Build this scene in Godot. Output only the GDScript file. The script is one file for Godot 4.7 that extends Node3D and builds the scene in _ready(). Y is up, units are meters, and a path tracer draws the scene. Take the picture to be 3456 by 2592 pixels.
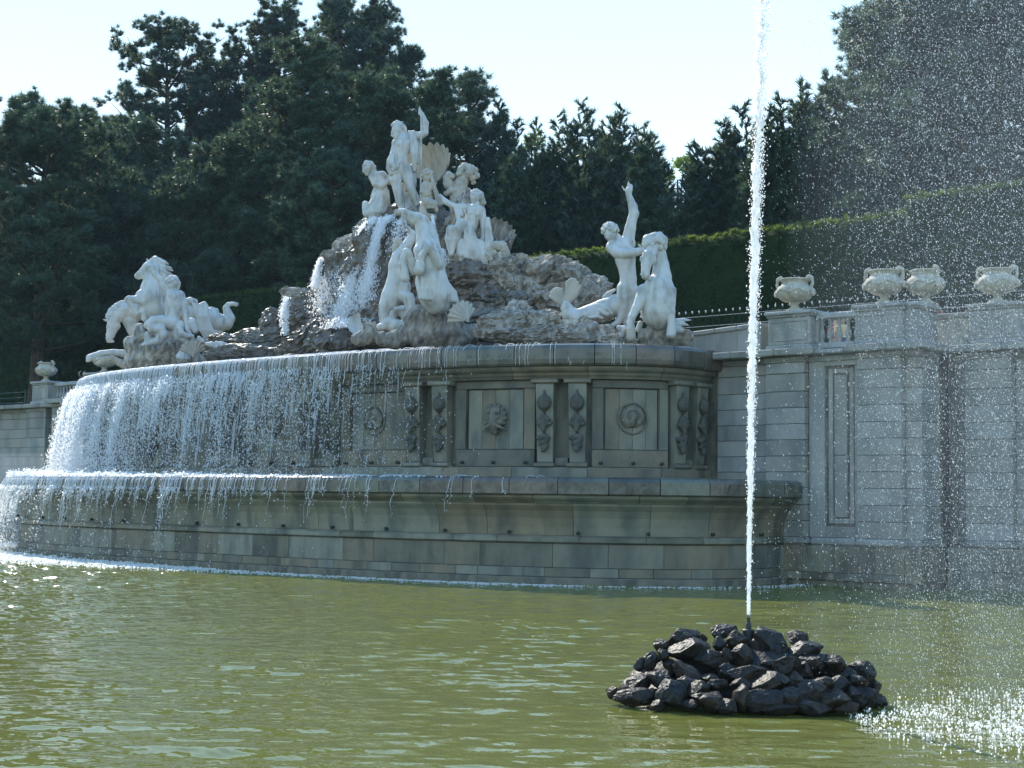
extends Node3D
# A baroque fountain seen across its pool. x runs along the terrace wall, z towards the pool, y up, metres.

const FOC := 5000.0
const MX := 1728.0
const MY := 1296.0
var cam: Camera3D
var cam_at := Vector3(39.5, 2.4, 38.5)
var cam_basis: Basis
var rng := RandomNumberGenerator.new()
var M := {}
var names := {}
var noise := FastNoiseLite.new()


func _ready() -> void:
	rng.seed = 7
	noise.seed = 11
	noise.frequency = 1.0
	noise.fractal_octaves = 3
	setup_view()
	make_materials()
	build_ground()
	build_basins()
	build_terrace_wall()
	build_rocks()
	build_statues()
	build_urns_and_railings()
	build_hedge()
	build_trees()
	build_people()
	build_cascades()
	build_island()
	build_jet()


# ------------------------------------------------------------------ view and light
func setup_view() -> void:
	cam_basis = Basis(Vector3.UP, deg_to_rad(40.0)) * Basis(Vector3.RIGHT, atan(384.0 / FOC)) * Basis(Vector3.BACK, atan(0.0125))
	cam = Camera3D.new()
	cam.name = "camera"
	cam.fov = rad_to_deg(2.0 * atan(MY / FOC))
	cam.near = 0.1
	cam.far = 2000.0
	cam.transform = Transform3D(cam_basis, cam_at)
	add_child(cam)
	cam.current = true
	var env := Environment.new()
	env.background_mode = Environment.BG_SKY
	var sky := Sky.new()
	var sm := ProceduralSkyMaterial.new()
	sm.sky_top_color = Color(0.28, 0.56, 0.84)
	sm.sky_horizon_color = Color(0.87, 0.97, 0.985)
	sm.sky_curve = 0.42
	sm.sky_energy_multiplier = 1.2
	sm.ground_bottom_color = Color(0.30, 0.32, 0.30)
	sm.ground_horizon_color = Color(0.80, 0.86, 0.88)
	sm.sun_angle_max = 1.0
	sky.sky_material = sm
	env.sky = sky
	env.ambient_light_source = Environment.AMBIENT_SOURCE_SKY
	env.tonemap_mode = Environment.TONE_MAPPER_LINEAR
	env.tonemap_exposure = 1.3
	env.fog_enabled = true
	env.fog_density = 0.0002
	env.fog_light_color = Color(0.86, 0.97, 1.0)
	env.volumetric_fog_enabled = true
	env.volumetric_fog_density = 0.0
	env.sdfgi_enabled = true
	env.ssao_enabled = true
	env.ssil_enabled = true
	var we := WorldEnvironment.new()
	we.name = "world_environment"
	we.environment = env
	add_child(we)
	var sun := DirectionalLight3D.new()
	sun.name = "sun"
	sun.light_energy = 1.5
	sun.light_color = Color(1.0, 0.975, 0.92)
	sun.light_angular_distance = 0.5
	sun.shadow_enabled = true
	# the sun stands behind the trees to the left: 25 degrees left of the view, 40 degrees high
	var az := deg_to_rad(40.0 + 25.0)
	var el := deg_to_rad(40.0)
	var to_sun := Vector3(-sin(az) * cos(el), sin(el), -cos(az) * cos(el))
	sun.transform = Transform3D(Basis.looking_at(-to_sun, Vector3.UP), Vector3(0, 40, 0))
	add_child(sun)


# ------------------------------------------------------------------ measuring: where a sight line meets an upright or level plane
func sight(px: float, py: float) -> Vector3:
	return cam_basis * Vector3((px - MX) / FOC, (MY - py) / FOC, -1.0)


func at_b(px: float, py: float, b: float) -> Vector3:
	var r := sight(px, py)
	return cam_at + r * ((b - cam_at.z) / r.z)


func at_y(px: float, py: float, y: float) -> Vector3:
	var r := sight(px, py)
	return cam_at + r * ((y - cam_at.y) / r.y)


func per_px(p: Vector3) -> float:
	return (p - cam_at).dot(-cam_basis.z) / FOC


func mist(called: String, at: Vector3, size: Vector3, density: float, label: String) -> void:
	var f := FogVolume.new()
	f.name = numbered(called)
	f.shape = RenderingServer.FOG_VOLUME_SHAPE_ELLIPSOID
	f.size = size
	var m := FogMaterial.new()
	m.albedo = Color(0.95, 0.97, 0.98)
	m.density = density
	f.material = m
	f.position = at
	f.rotation.y = deg_to_rad(40)
	add_child(f)
	tag(f, label, "mist", "", "stuff")


# ------------------------------------------------------------------ naming
func numbered(called: String) -> String:
	if not names.has(called):
		names[called] = 0
		return called
	names[called] += 1
	return "%s_%03d" % [called, names[called]]


func tag(o: Node3D, label: String, category: String, group := "", kind := "") -> Node3D:
	o.set_meta("label", label)
	o.set_meta("category", category)
	if group != "":
		o.set_meta("group", group)
	if kind != "":
		o.set_meta("kind", kind)
	return o


func thing(called: String, at: Vector3, yaw := 0.0) -> Node3D:
	var o := Node3D.new()
	o.name = numbered(called)
	add_child(o)
	o.position = at
	o.rotation.y = yaw
	return o


func part(parent: Node, called: String, mesh: Mesh, mat: Material, at := Vector3.ZERO, basis := Basis()) -> MeshInstance3D:
	var o := MeshInstance3D.new()
	o.name = numbered(called) if parent == self else called
	o.mesh = mesh
	o.material_override = mat
	o.transform = Transform3D(basis, at)
	parent.add_child(o, true)
	return o


func swarm(parent: Node, called: String, mesh: Mesh, mat: Material, list: Array) -> MultiMeshInstance3D:
	# list of Transform3D
	var buf := PackedFloat32Array()
	buf.resize(list.size() * 12)
	var i := 0
	for t: Transform3D in list:
		var b := t.basis
		buf[i] = b.x.x; buf[i + 1] = b.y.x; buf[i + 2] = b.z.x; buf[i + 3] = t.origin.x
		buf[i + 4] = b.x.y; buf[i + 5] = b.y.y; buf[i + 6] = b.z.y; buf[i + 7] = t.origin.y
		buf[i + 8] = b.x.z; buf[i + 9] = b.y.z; buf[i + 10] = b.z.z; buf[i + 11] = t.origin.z
		i += 12
	var mm := MultiMesh.new()
	mm.transform_format = MultiMesh.TRANSFORM_3D
	mm.mesh = mesh
	mm.instance_count = list.size()
	mm.buffer = buf
	var o := MultiMeshInstance3D.new()
	o.name = numbered(called) if parent == self else called
	o.multimesh = mm
	o.material_override = mat
	parent.add_child(o, true)
	o.set_meta("kind", "stuff")
	return o


# ------------------------------------------------------------------ mesh building
class MB:
	var v := PackedVector3Array()
	var n := PackedVector3Array()
	var ix := PackedInt32Array()

	func tri(a: Vector3, b: Vector3, c: Vector3) -> void:   # counter-clockwise seen from outside
		var k := v.size()
		v.append(a); v.append(b); v.append(c)
		var m := (b - a).cross(c - a).normalized()
		n.append(m); n.append(m); n.append(m)
		ix.append(k); ix.append(k + 2); ix.append(k + 1)

	func quad(a: Vector3, b: Vector3, c: Vector3, d: Vector3) -> void:
		var k := v.size()
		v.append(a); v.append(b); v.append(c); v.append(d)
		var m := (c - a).cross(d - b).normalized()
		n.append(m); n.append(m); n.append(m); n.append(m)
		ix.append(k); ix.append(k + 2); ix.append(k + 1)
		ix.append(k); ix.append(k + 3); ix.append(k + 2)

	func box(lo: Vector3, hi: Vector3, c := 0.0) -> void:
		# a box with chamfered edges
		if c <= 0.0:
			quad(Vector3(lo.x, lo.y, hi.z), Vector3(hi.x, lo.y, hi.z), hi, Vector3(lo.x, hi.y, hi.z))
			quad(Vector3(hi.x, lo.y, lo.z), lo, Vector3(lo.x, hi.y, lo.z), Vector3(hi.x, hi.y, lo.z))
			quad(lo, Vector3(lo.x, lo.y, hi.z), Vector3(lo.x, hi.y, hi.z), Vector3(lo.x, hi.y, lo.z))
			quad(Vector3(hi.x, lo.y, hi.z), Vector3(hi.x, lo.y, lo.z), Vector3(hi.x, hi.y, lo.z), hi)
			quad(Vector3(lo.x, hi.y, hi.z), hi, Vector3(hi.x, hi.y, lo.z), Vector3(lo.x, hi.y, lo.z))
			quad(lo, Vector3(hi.x, lo.y, lo.z), Vector3(hi.x, lo.y, hi.z), Vector3(lo.x, lo.y, hi.z))
			return
		var m := (lo + hi) * 0.5
		var h := (hi - lo) * 0.5
		for ax in 3:
			var ay := (ax + 1) % 3
			var az := (ax + 2) % 3
			for s: float in [-1.0, 1.0]:
				var q := []
				for w: Array in [[-1.0, -1.0], [1.0, -1.0], [1.0, 1.0], [-1.0, 1.0]]:
					var p := m
					p[ax] += s * h[ax]
					p[ay] += w[0] * (h[ay] - c)
					p[az] += w[1] * (h[az] - c)
					q.append(p)
				if s > 0.0:
					quad(q[0], q[1], q[2], q[3])
				else:
					quad(q[3], q[2], q[1], q[0])
			for s1: float in [-1.0, 1.0]:
				for s2: float in [-1.0, 1.0]:
					var p0 := m; var p1 := m
					p0[ax] += s1 * h[ax]; p0[ay] += s2 * (h[ay] - c)
					p1[ax] += s1 * (h[ax] - c); p1[ay] += s2 * h[ay]
					var q0 := p0; var q1 := p1; var q2 := p1; var q3 := p0
					q0[az] -= h[az] - c; q1[az] -= h[az] - c; q2[az] += h[az] - c; q3[az] += h[az] - c
					if s1 * s2 > 0.0:
						quad(q0, q1, q2, q3)
					else:
						quad(q3, q2, q1, q0)

	func tube(path: Array, radii: Array, sides := 7, caps := true) -> void:
		# smooth tapered tube along points
		var k0 := v.size()
		var up := Vector3(0.123, 0.7, 0.31).normalized()
		for i in path.size():
			var p: Vector3 = path[i]
			var d: Vector3 = (path[mini(i + 1, path.size() - 1)] - path[maxi(i - 1, 0)])
			d = d.normalized()
			var e1 := d.cross(up).normalized()
			var e2 := d.cross(e1).normalized()
			up = e1.cross(d).normalized()
			for j in sides:
				var a := TAU * j / sides
				var m := e1 * cos(a) + e2 * sin(a)
				v.append(p + m * float(radii[i]))
				n.append(m)
		for i in path.size() - 1:
			for j in sides:
				var a := k0 + i * sides + j
				var b := k0 + i * sides + (j + 1) % sides
				ix.append_array(PackedInt32Array([a, b + sides, b, a, a + sides, b + sides]))
		if caps:
			for e in [0, path.size() - 1]:
				var c := v.size()
				var p: Vector3 = path[e]
				var q: Vector3 = path[1] if e == 0 else path[e - 1]
				v.append(p); n.append((p - q).normalized())
				for j in sides:
					var a: int = k0 + e * sides + j
					var b: int = k0 + e * sides + (j + 1) % sides
					if e == 0:
						ix.append_array(PackedInt32Array([c, a, b]))
					else:
						ix.append_array(PackedInt32Array([c, b, a]))

	func lathe(prof: Array, sides := 20, at := Vector3.ZERO) -> void:
		# profile of Vector2(radius, y) from bottom to top
		var k0 := v.size()
		for i in prof.size():
			var p: Vector2 = prof[i]
			var t: Vector2 = prof[mini(i + 1, prof.size() - 1)] - prof[maxi(i - 1, 0)]
			var m2 := Vector2(t.y, -t.x).normalized()
			for j in sides:
				var a := TAU * j / sides
				v.append(at + Vector3(cos(a) * p.x, p.y, sin(a) * p.x))
				n.append(Vector3(cos(a) * m2.x, m2.y, sin(a) * m2.x))
		for i in prof.size() - 1:
			for j in sides:
				var a := k0 + i * sides + j
				var b := k0 + i * sides + (j + 1) % sides
				ix.append_array(PackedInt32Array([a, b, b + sides, a, b + sides, a + sides]))

	func add(o: MB, t := Transform3D()) -> void:
		var k := v.size()
		for p in o.v:
			v.append(t * p)
		for m in o.n:
			n.append((t.basis * m).normalized())
		for i in o.ix:
			ix.append(k + i)

	func mesh() -> ArrayMesh:
		var arr := []
		arr.resize(Mesh.ARRAY_MAX)
		arr[Mesh.ARRAY_VERTEX] = v
		arr[Mesh.ARRAY_NORMAL] = n
		arr[Mesh.ARRAY_INDEX] = ix
		var m := ArrayMesh.new()
		m.add_surface_from_arrays(Mesh.PRIMITIVE_TRIANGLES, arr)
		return m


func box_mesh(lo: Vector3, hi: Vector3, c := 0.0) -> ArrayMesh:
	var m := MB.new()
	m.box(lo, hi, c)
	return m.mesh()


# a grid of points turned into a smooth sheet; rows x cols
func sheet(p: PackedVector3Array, rows: int, cols: int, wrap := false) -> MB:
	var m := MB.new()
	m.v = p
	m.n.resize(p.size())
	var cc := cols if wrap else cols - 1
	for r in rows - 1:
		for c in cc:
			var a := r * cols + c
			var b := r * cols + (c + 1) % cols
			var d := a + cols
			var e := b + cols
			m.ix.append(a); m.ix.append(b); m.ix.append(e)
			m.ix.append(a); m.ix.append(e); m.ix.append(d)
	smooth(m)
	return m


func facets(m: MB) -> MB:
	# split every triangle off with its own flat normal
	var o := MB.new()
	for t in range(0, m.ix.size(), 3):
		o.tri(m.v[m.ix[t]], m.v[m.ix[t + 2]], m.v[m.ix[t + 1]])
	return o


func smooth(m: MB) -> void:
	var nn := PackedVector3Array()
	nn.resize(m.v.size())
	for t in range(0, m.ix.size(), 3):
		var a := m.ix[t]
		var b := m.ix[t + 1]
		var c := m.ix[t + 2]
		var f := (m.v[c] - m.v[a]).cross(m.v[b] - m.v[a])
		nn[a] += f; nn[b] += f; nn[c] += f
	for i in nn.size():
		nn[i] = nn[i].normalized()
	m.n = nn


# ------------------------------------------------------------------ bodies: bones with a radius at each end, joined by a smooth union and meshed with surface nets
func body(bones: Array, blend: float, cell: float) -> MB:
	var lo := Vector3.INF
	var hi := -Vector3.INF
	for q: PackedFloat32Array in bones:
		for e in 2:
			var p := Vector3(q[e * 4], q[e * 4 + 1], q[e * 4 + 2])
			var r := q[e * 4 + 3] + blend * 2.0 + cell * 2.0
			lo = lo.min(p - Vector3.ONE * r)
			hi = hi.max(p + Vector3.ONE * r)
	var nx := int((hi.x - lo.x) / cell) + 2
	var ny := int((hi.y - lo.y) / cell) + 2
	var nz := int((hi.z - lo.z) / cell) + 2
	var g := PackedFloat32Array()
	g.resize(nx * ny * nz)
	var k := 1.0 / blend
	var cut := blend * 4.0
	for q: PackedFloat32Array in bones:
		var a := Vector3(q[0], q[1], q[2]) - lo
		var b := Vector3(q[4], q[5], q[6]) - lo
		var ra := q[3]
		var rb := q[7]
		var ba := b - a
		var l2 := maxf(ba.length_squared(), 1e-9)
		var rm := maxf(ra, rb) + cut
		var c0 := a.min(b) - Vector3.ONE * rm
		var c1 := a.max(b) + Vector3.ONE * rm
		var x0 := maxi(int(c0.x / cell), 0)
		var x1 := mini(int(c1.x / cell) + 1, nx - 1)
		var y0 := maxi(int(c0.y / cell), 0)
		var y1 := mini(int(c1.y / cell) + 1, ny - 1)
		var z0 := maxi(int(c0.z / cell), 0)
		var z1 := mini(int(c1.z / cell) + 1, nz - 1)
		for z in range(z0, z1 + 1):
			for y in range(y0, y1 + 1):
				var row := (z * ny + y) * nx
				for x in range(x0, x1 + 1):
					var pa := Vector3(x * cell, y * cell, z * cell) - a
					var t := clampf(pa.dot(ba) / l2, 0.0, 1.0)
					var d := (pa - ba * t).length() - ra - (rb - ra) * t
					if d < cut:
						g[row + x] += 0.6 * exp(-k * maxf(d, -6.0 * blend))
	var m := MB.new()
	var id := PackedInt32Array()
	id.resize(nx * ny * nz)
	id.fill(-1)
	var sy := nx
	var sz := nx * ny
	for z in nz - 1:
		for y in ny - 1:
			var i := z * sz + y * sy
			for x in nx - 1:
				var f0 := g[i]
				var f1 := g[i + 1]
				var f2 := g[i + sy]
				var f3 := g[i + sy + 1]
				var f4 := g[i + sz]
				var f5 := g[i + sz + 1]
				var f6 := g[i + sz + sy]
				var f7 := g[i + sz + sy + 1]
				var s := int(f0 > 1.0) + int(f1 > 1.0) + int(f2 > 1.0) + int(f3 > 1.0) + int(f4 > 1.0) + int(f5 > 1.0) + int(f6 > 1.0) + int(f7 > 1.0)
				if s > 0 and s < 8:
					var f := [f0, f1, f2, f3, f4, f5, f6, f7]
					for w in 8:
						f[w] = log(maxf(f[w], 1e-3))
					var sum := Vector3.ZERO
					var cnt := 0
					for w in 8:
						for ax in 3:
							var o := w | (1 << ax)
							if o != w and (f[w] > 0.0) != (f[o] > 0.0):
								var t: float = f[w] / (f[w] - f[o])
								var p := Vector3(w & 1, (w >> 1) & 1, (w >> 2) & 1)
								p[ax] = t
								sum += p
								cnt += 1
					id[i] = m.v.size()
					m.v.append(lo + (Vector3(x, y, z) + sum / float(cnt)) * cell)
				i += 1
	for z in range(1, nz - 1):
		for y in range(1, ny - 1):
			var i := z * sz + y * sy + 1
			for x in range(1, nx - 1):
				var here := g[i] > 1.0
				if here != (g[i + 1] > 1.0):
					nets(m, id[i - sy - sz], id[i - sz], id[i], id[i - sy], here)
				if here != (g[i + sy] > 1.0):
					nets(m, id[i - 1 - sz], id[i - 1], id[i], id[i - sz], here)
				if here != (g[i + sz] > 1.0):
					nets(m, id[i - 1 - sy], id[i - sy], id[i], id[i - 1], here)
				i += 1
	smooth(m)
	return m


func nets(m: MB, a: int, b: int, c: int, d: int, flip: bool) -> void:
	if a < 0 or b < 0 or c < 0 or d < 0:
		return
	if flip:
		m.ix.append(a); m.ix.append(c); m.ix.append(b)
		m.ix.append(a); m.ix.append(d); m.ix.append(c)
	else:
		m.ix.append(a); m.ix.append(b); m.ix.append(c)
		m.ix.append(a); m.ix.append(c); m.ix.append(d)


func roughen(m: MB, amount: float, freq: float, salt := 0.0) -> MB:
	for i in m.v.size():
		var p := m.v[i] * freq
		m.v[i] += m.n[i] * noise.get_noise_3d(p.x + salt, p.y - salt, p.z) * amount
	smooth(m)
	return m


# ------------------------------------------------------------------ materials
func nt(freq: float, size: int, salt: int, ramp: Array, normal := false, bump := 4.0, kind := FastNoiseLite.TYPE_SIMPLEX_SMOOTH, oct := 5) -> NoiseTexture2D:
	var f := FastNoiseLite.new()
	f.seed = salt
	f.frequency = freq
	f.noise_type = kind
	f.fractal_octaves = oct
	var t := NoiseTexture2D.new()
	t.width = size
	t.height = size
	t.seamless = true
	t.noise = f
	if normal:
		t.as_normal_map = true
		t.bump_strength = bump
	else:
		var g := Gradient.new()
		var offs := PackedFloat32Array()
		var cols := PackedColorArray()
		for r: Array in ramp:
			offs.append(r[0])
			cols.append(r[1])
		g.offsets = offs
		g.colors = cols
		t.color_ramp = g
	return t


func mat(color: Color, rough := 0.85) -> StandardMaterial3D:
	var m := StandardMaterial3D.new()
	m.albedo_color = color.linear_to_srgb()
	m.roughness = rough
	return m


func stone(color: Color, tex: Texture2D, scale: float, rough: float, bump: Texture2D = null, bscale := 0.6) -> StandardMaterial3D:
	var m := mat(color, rough)
	m.albedo_texture = tex
	m.uv1_triplanar = true
	m.uv1_world_triplanar = true
	m.uv1_scale = Vector3(1.5, 0.55, 1.5) * scale   # stains run down
	if bump:
		m.normal_enabled = true
		m.normal_texture = bump
		m.normal_scale = bscale
	return m


func make_materials() -> void:
	var stain := nt(0.006, 512, 3, [[0.0, Color(0.74, 0.76, 0.76)], [0.35, Color(0.87, 0.88, 0.87)], [0.6, Color(0.97, 0.96, 0.95)], [1.0, Color(1, 0.99, 0.97)]])
	var stain2 := nt(0.009, 512, 5, [[0.0, Color(0.55, 0.57, 0.57)], [0.4, Color(0.80, 0.81, 0.79)], [0.62, Color(0.96, 0.94, 0.89)], [1.0, Color(1, 0.98, 0.92)]])
	var marble := nt(0.005, 512, 9, [[0.0, Color(0.66, 0.66, 0.64)], [0.3, Color(0.86, 0.86, 0.84)], [0.5, Color(0.98, 0.98, 0.97)], [1.0, Color(1, 1, 1)]])
	var grit := nt(0.03, 512, 21, [], true, 3.0)
	var rocky := nt(0.014, 512, 23, [], true, 8.0)
	var rocktex := nt(0.010, 512, 29, [[0.0, Color(0.40, 0.38, 0.36)], [0.4, Color(0.72, 0.69, 0.66)], [0.7, Color(1, 0.97, 0.93)], [1.0, Color(1, 1, 1)]])
	M.marble = stone(Color(0.57, 0.57, 0.55), marble, 0.6, 0.62, grit, 0.5)
	M.marble_old = stone(Color(0.50, 0.46, 0.39), stain, 0.5, 0.75, grit, 0.5)
	M.urn = stone(Color(0.50, 0.46, 0.38), stain, 0.8, 0.8, grit, 0.5)
	for i in 6:
		var k: float = [1.0, 0.90, 1.07, 0.95, 0.84, 1.03][i]
		var w: float = [0.0, 0.02, -0.02, 0.03, 0.0, -0.01][i]
		M["ped%d" % i] = stone(Color(0.375 * k + w * 0.3, 0.375 * k, 0.355 * k - w * 0.4), stain, 0.2 + 0.009 * i, 0.85, grit, 0.5)
		M["wall%d" % i] = stone(Color(0.315 * k + w * 0.25, 0.315 * k, 0.290 * k - w * 0.35), stain, 0.12 + 0.009 * i, 0.85, grit, 0.5)
		var q: float = [1.0, 0.80, 1.12, 0.92, 0.70, 1.05][i]
		M["slab%d" % i] = stone(Color(0.228 * q + w * 0.8, 0.222 * q, 0.182 * q - w * 0.5), stain2, 0.13 + 0.011 * i, 0.6, grit, 0.6)
		M["rim%d" % i] = stone(Color(0.150 * q + w * 0.7, 0.145 * q, 0.125 * q), stain2, 0.2 + 0.013 * i, 0.22, grit, 0.5)
	M.core = stone(Color(0.20, 0.19, 0.155), stain2, 0.3, 0.75, grit, 0.6)
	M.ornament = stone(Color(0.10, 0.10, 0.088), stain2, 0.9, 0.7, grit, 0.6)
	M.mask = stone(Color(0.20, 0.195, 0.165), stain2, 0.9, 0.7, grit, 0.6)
	M.wet = mat(Color(0.03, 0.035, 0.035), 0.15)
	for i in 4:
		var k: float = [1.0, 0.8, 1.15, 0.9][i]
		var w: float = [0.0, 0.015, 0.0, 0.025][i]
		M["rock%d" % i] = stone(Color(0.46 * k + w * 0.4, 0.44 * k, 0.395 * k - w * 0.2), rocktex, 0.6, 0.85, rocky, 1.2)
		M["wetrock%d" % i] = stone(Color(0.225 * k + w * 0.4, 0.208 * k, 0.178 * k), rocktex, 0.6, 0.42, rocky, 1.2)
		M["lava%d" % i] = stone(Color(0.034 * k + w * 0.5, 0.032 * k + w * 0.25, 0.030 * k), rocktex, 1.6, 0.46, rocky, 1.5)
		M["lava%d" % i].metallic_specular = 0.33
	M.water = mat(Color(0.142, 0.143, 0.034), 0.04)
	M.water.metallic_specular = 0.42
	M.water.normal_enabled = true
	M.water.normal_texture = nt(0.02, 512, 41, [], true, 2.2, FastNoiseLite.TYPE_SIMPLEX_SMOOTH, 3)
	M.water.normal_scale = 0.36
	M.water.uv1_triplanar = true
	M.water.uv1_world_triplanar = true
	M.water.uv1_scale = Vector3(0.55, 0.55, 0.55)
	M.foam = mat(Color(0.92, 0.94, 0.94), 0.35)
	M.foam.backlight_enabled = true
	M.foam.backlight = Color(1.18, 1.18, 1.18)
	M.spray = mat(Color(0.95, 0.96, 0.96), 0.25)
	M.spray.backlight_enabled = true
	M.spray.backlight = Color(1.25, 1.25, 1.25)
	M.mist = mat(Color(0.70, 0.74, 0.76), 0.35)
	M.mist.backlight_enabled = true
	M.mist.backlight = Color(0.95, 0.95, 0.95)
	M.film = mat(Color(0.66, 0.74, 0.80), 0.16)
	M.film.transparency = BaseMaterial3D.TRANSPARENCY_ALPHA
	M.film.albedo_color.a = 0.5
	M.film.backlight_enabled = true
	M.film.backlight = Color(0.95, 0.97, 1.0)
	M.soil = stone(Color(0.10, 0.085, 0.06), rocktex, 0.2, 0.95)
	M.gravel = stone(Color(0.36, 0.32, 0.25), rocktex, 0.7, 0.95)
	M.grass = stone(Color(0.045, 0.085, 0.02), rocktex, 0.3, 0.95)
	M.bark = stone(Color(0.085, 0.065, 0.05), rocktex, 0.9, 0.95, rocky, 1.0)
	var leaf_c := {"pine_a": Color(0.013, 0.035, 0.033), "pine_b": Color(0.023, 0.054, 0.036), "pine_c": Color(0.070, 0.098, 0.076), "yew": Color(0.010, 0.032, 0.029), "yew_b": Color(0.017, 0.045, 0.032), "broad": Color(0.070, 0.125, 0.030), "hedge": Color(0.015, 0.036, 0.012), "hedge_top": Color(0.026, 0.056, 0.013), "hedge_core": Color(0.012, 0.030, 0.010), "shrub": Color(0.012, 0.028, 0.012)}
	for key: String in leaf_c:
		var l := mat(leaf_c[key], 0.45)
		l.backlight_enabled = true
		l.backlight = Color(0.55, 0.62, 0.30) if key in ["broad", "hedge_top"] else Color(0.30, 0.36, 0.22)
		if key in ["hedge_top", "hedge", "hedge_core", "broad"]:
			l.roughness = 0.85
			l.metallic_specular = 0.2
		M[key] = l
	M.iron = mat(Color(0.02, 0.022, 0.022), 0.5)
	M.iron_green = mat(Color(0.02, 0.045, 0.03), 0.5)
	M.pale_metal = mat(Color(0.45, 0.45, 0.43), 0.45)


# ------------------------------------------------------------------ ground, pool, terrace
func land(x: float, z: float) -> float:
	# height of the upper garden behind the wall: level walk, then a wooded slope
	var y := 6.7
	if z < -19.0:
		y += (-19.0 - z) * 0.20
	return y + noise.get_noise_2d(x * 0.05, z * 0.05) * (0.05 if z > -19.0 else 0.5)


func brink(x: float) -> float:
	# where the garden ends at the back of the terrace walls
	if x < -24.1:
		return -5.0
	if x < -17.0:
		return -3.0
	return -1.6 if x < 21.0 else -3.2


func build_ground() -> void:
	var g := MB.new()
	g.quad(Vector3(-900, -1.2, 900), Vector3(900, -1.2, 900), Vector3(900, -1.2, -900), Vector3(-900, -1.2, -900))
	var o := part(self, "ground", g.mesh(), M.soil)
	tag(o, "wide level earth around the pool and under the garden", "ground", "", "structure")
	# the upper garden
	var rows := 60
	var cols := 90
	var pts := PackedVector3Array()
	for r in rows:
		for c in cols:
			var x := lerpf(-150, 110, c / (cols - 1.0))
			var z := lerpf(brink(x), -130, pow(r / (rows - 1.0), 1.3))
			pts.append(Vector3(x, land(x, z), z))
	var t := part(self, "terrain", sheet(pts, rows, cols).mesh(), M.grass)
	tag(t, "wooded garden slope rising behind the fountain terrace", "terrain", "", "structure")
	var w := MB.new()
	w.quad(Vector3(-70, 6.79, -5.1), Vector3(60, 6.79, -5.1), Vector3(60, 6.79, -14.5), Vector3(-70, 6.79, -14.5))
	tag(part(self, "path", w.mesh(), M.gravel), "gravel walk on the terrace behind the balustrade", "path", "", "structure")
	# pool water: a sheet of real ripples where it is near, a level sheet beyond
	var flat := MB.new()
	flat.quad(Vector3(-80, -0.09, 52), Vector3(80, -0.09, 52), Vector3(80, -0.09, -3), Vector3(-80, -0.09, -3))
	var pool := thing("pool_water", Vector3.ZERO)
	tag(pool, "murky olive green pool water rippled all over", "water", "", "structure")
	part(pool, "far_water", flat.mesh(), M.water)
	part(pool, "rippled_water", ripples().mesh(), M.water)
	# the near bank, behind the viewer
	var bank := MB.new()
	bank.box(Vector3(-90, -1.0, 46), Vector3(90, 0.45, 60), 0.05)
	tag(part(self, "pool_bank", bank.mesh(), M.wall1), "stone bank at the near side of the pool", "bank", "", "structure")


func ripples() -> MB:
	var d := Vector2(-0.643, -0.766)
	var s := Vector2(0.766, -0.643)
	var c0 := Vector2(39.5, 38.5)
	var rows := 520
	var cols := 340
	var waves := []
	var rg := RandomNumberGenerator.new()
	rg.seed = 5
	for i in 26:
		var l := 0.30 * pow(1.105, i)
		var sp := 0.55 if l > 0.55 else 1.2
		var a := rg.randf_range(-sp, sp) + (PI if rg.randf() < 0.3 else 0.0)
		var dir := d.rotated(a)
		waves.append([dir * TAU / l, rg.randf() * TAU, l * 0.0062 * rg.randf_range(0.6, 1.3) * minf(1.0, pow(0.6 / l, 0.9)), l])
	var m := MB.new()
	m.v.resize(rows * cols)
	m.n.resize(rows * cols)
	for r in rows:
		for c in cols:
			var along := 9.0 + r * 0.075 + 0.00014 * r * r
			var across := (c - cols * 0.5) * 0.135 * (0.62 + 0.0010 * r)
			var p := c0 + d * along + s * -across
			var h := 0.0
			var gx := 0.0
			var gz := 0.0
			var amp := 0.75 + 0.55 * noise.get_noise_2d(p.x * 0.13, p.y * 0.13)
			var near_wall := clampf(1.0 - (p.y - 9.0) / 22.0, 0.0, 1.0) * clampf((17.0 - p.x) / 18.0, 0.0, 1.0)
			for w: Array in waves:
				var kv: Vector2 = w[0]
				var am: float = w[2] * (amp + (1.9 * near_wall if float(w[3]) < 0.9 else 0.0))
				var ph: float = kv.dot(p) + w[1] + 1.3 * sin(p.x * 0.31 + float(w[1])) + 1.1 * sin(p.y * 0.27 + 2.0 * float(w[1]))
				var ex := exp(3.0 * (sin(ph) - 1.0))   # sharp crests, broad troughs
				h += am * (ex * 2.0 - 0.6)
				var cs := am * 2.0 * 3.0 * cos(ph) * ex
				gx += cs * kv.x
				gz += cs * kv.y
			m.v[r * cols + c] = Vector3(p.x, h, p.y)
			m.n[r * cols + c] = Vector3(-gx, 1.0, -gz).normalized()
	for r in rows - 1:
		for c in cols - 1:
			var a := r * cols + c
			m.ix.append(a); m.ix.append(a + cols); m.ix.append(a + cols + 1)
			m.ix.append(a); m.ix.append(a + cols + 1); m.ix.append(a + 1)
	# keep the winding facing up
	var f := (m.v[m.ix[2]] - m.v[m.ix[0]]).cross(m.v[m.ix[1]] - m.v[m.ix[0]])
	if f.y < 0.0:
		for t in range(0, m.ix.size(), 3):
			var q := m.ix[t + 1]
			m.ix[t + 1] = m.ix[t + 2]
			m.ix[t + 2] = q
	return m


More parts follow.
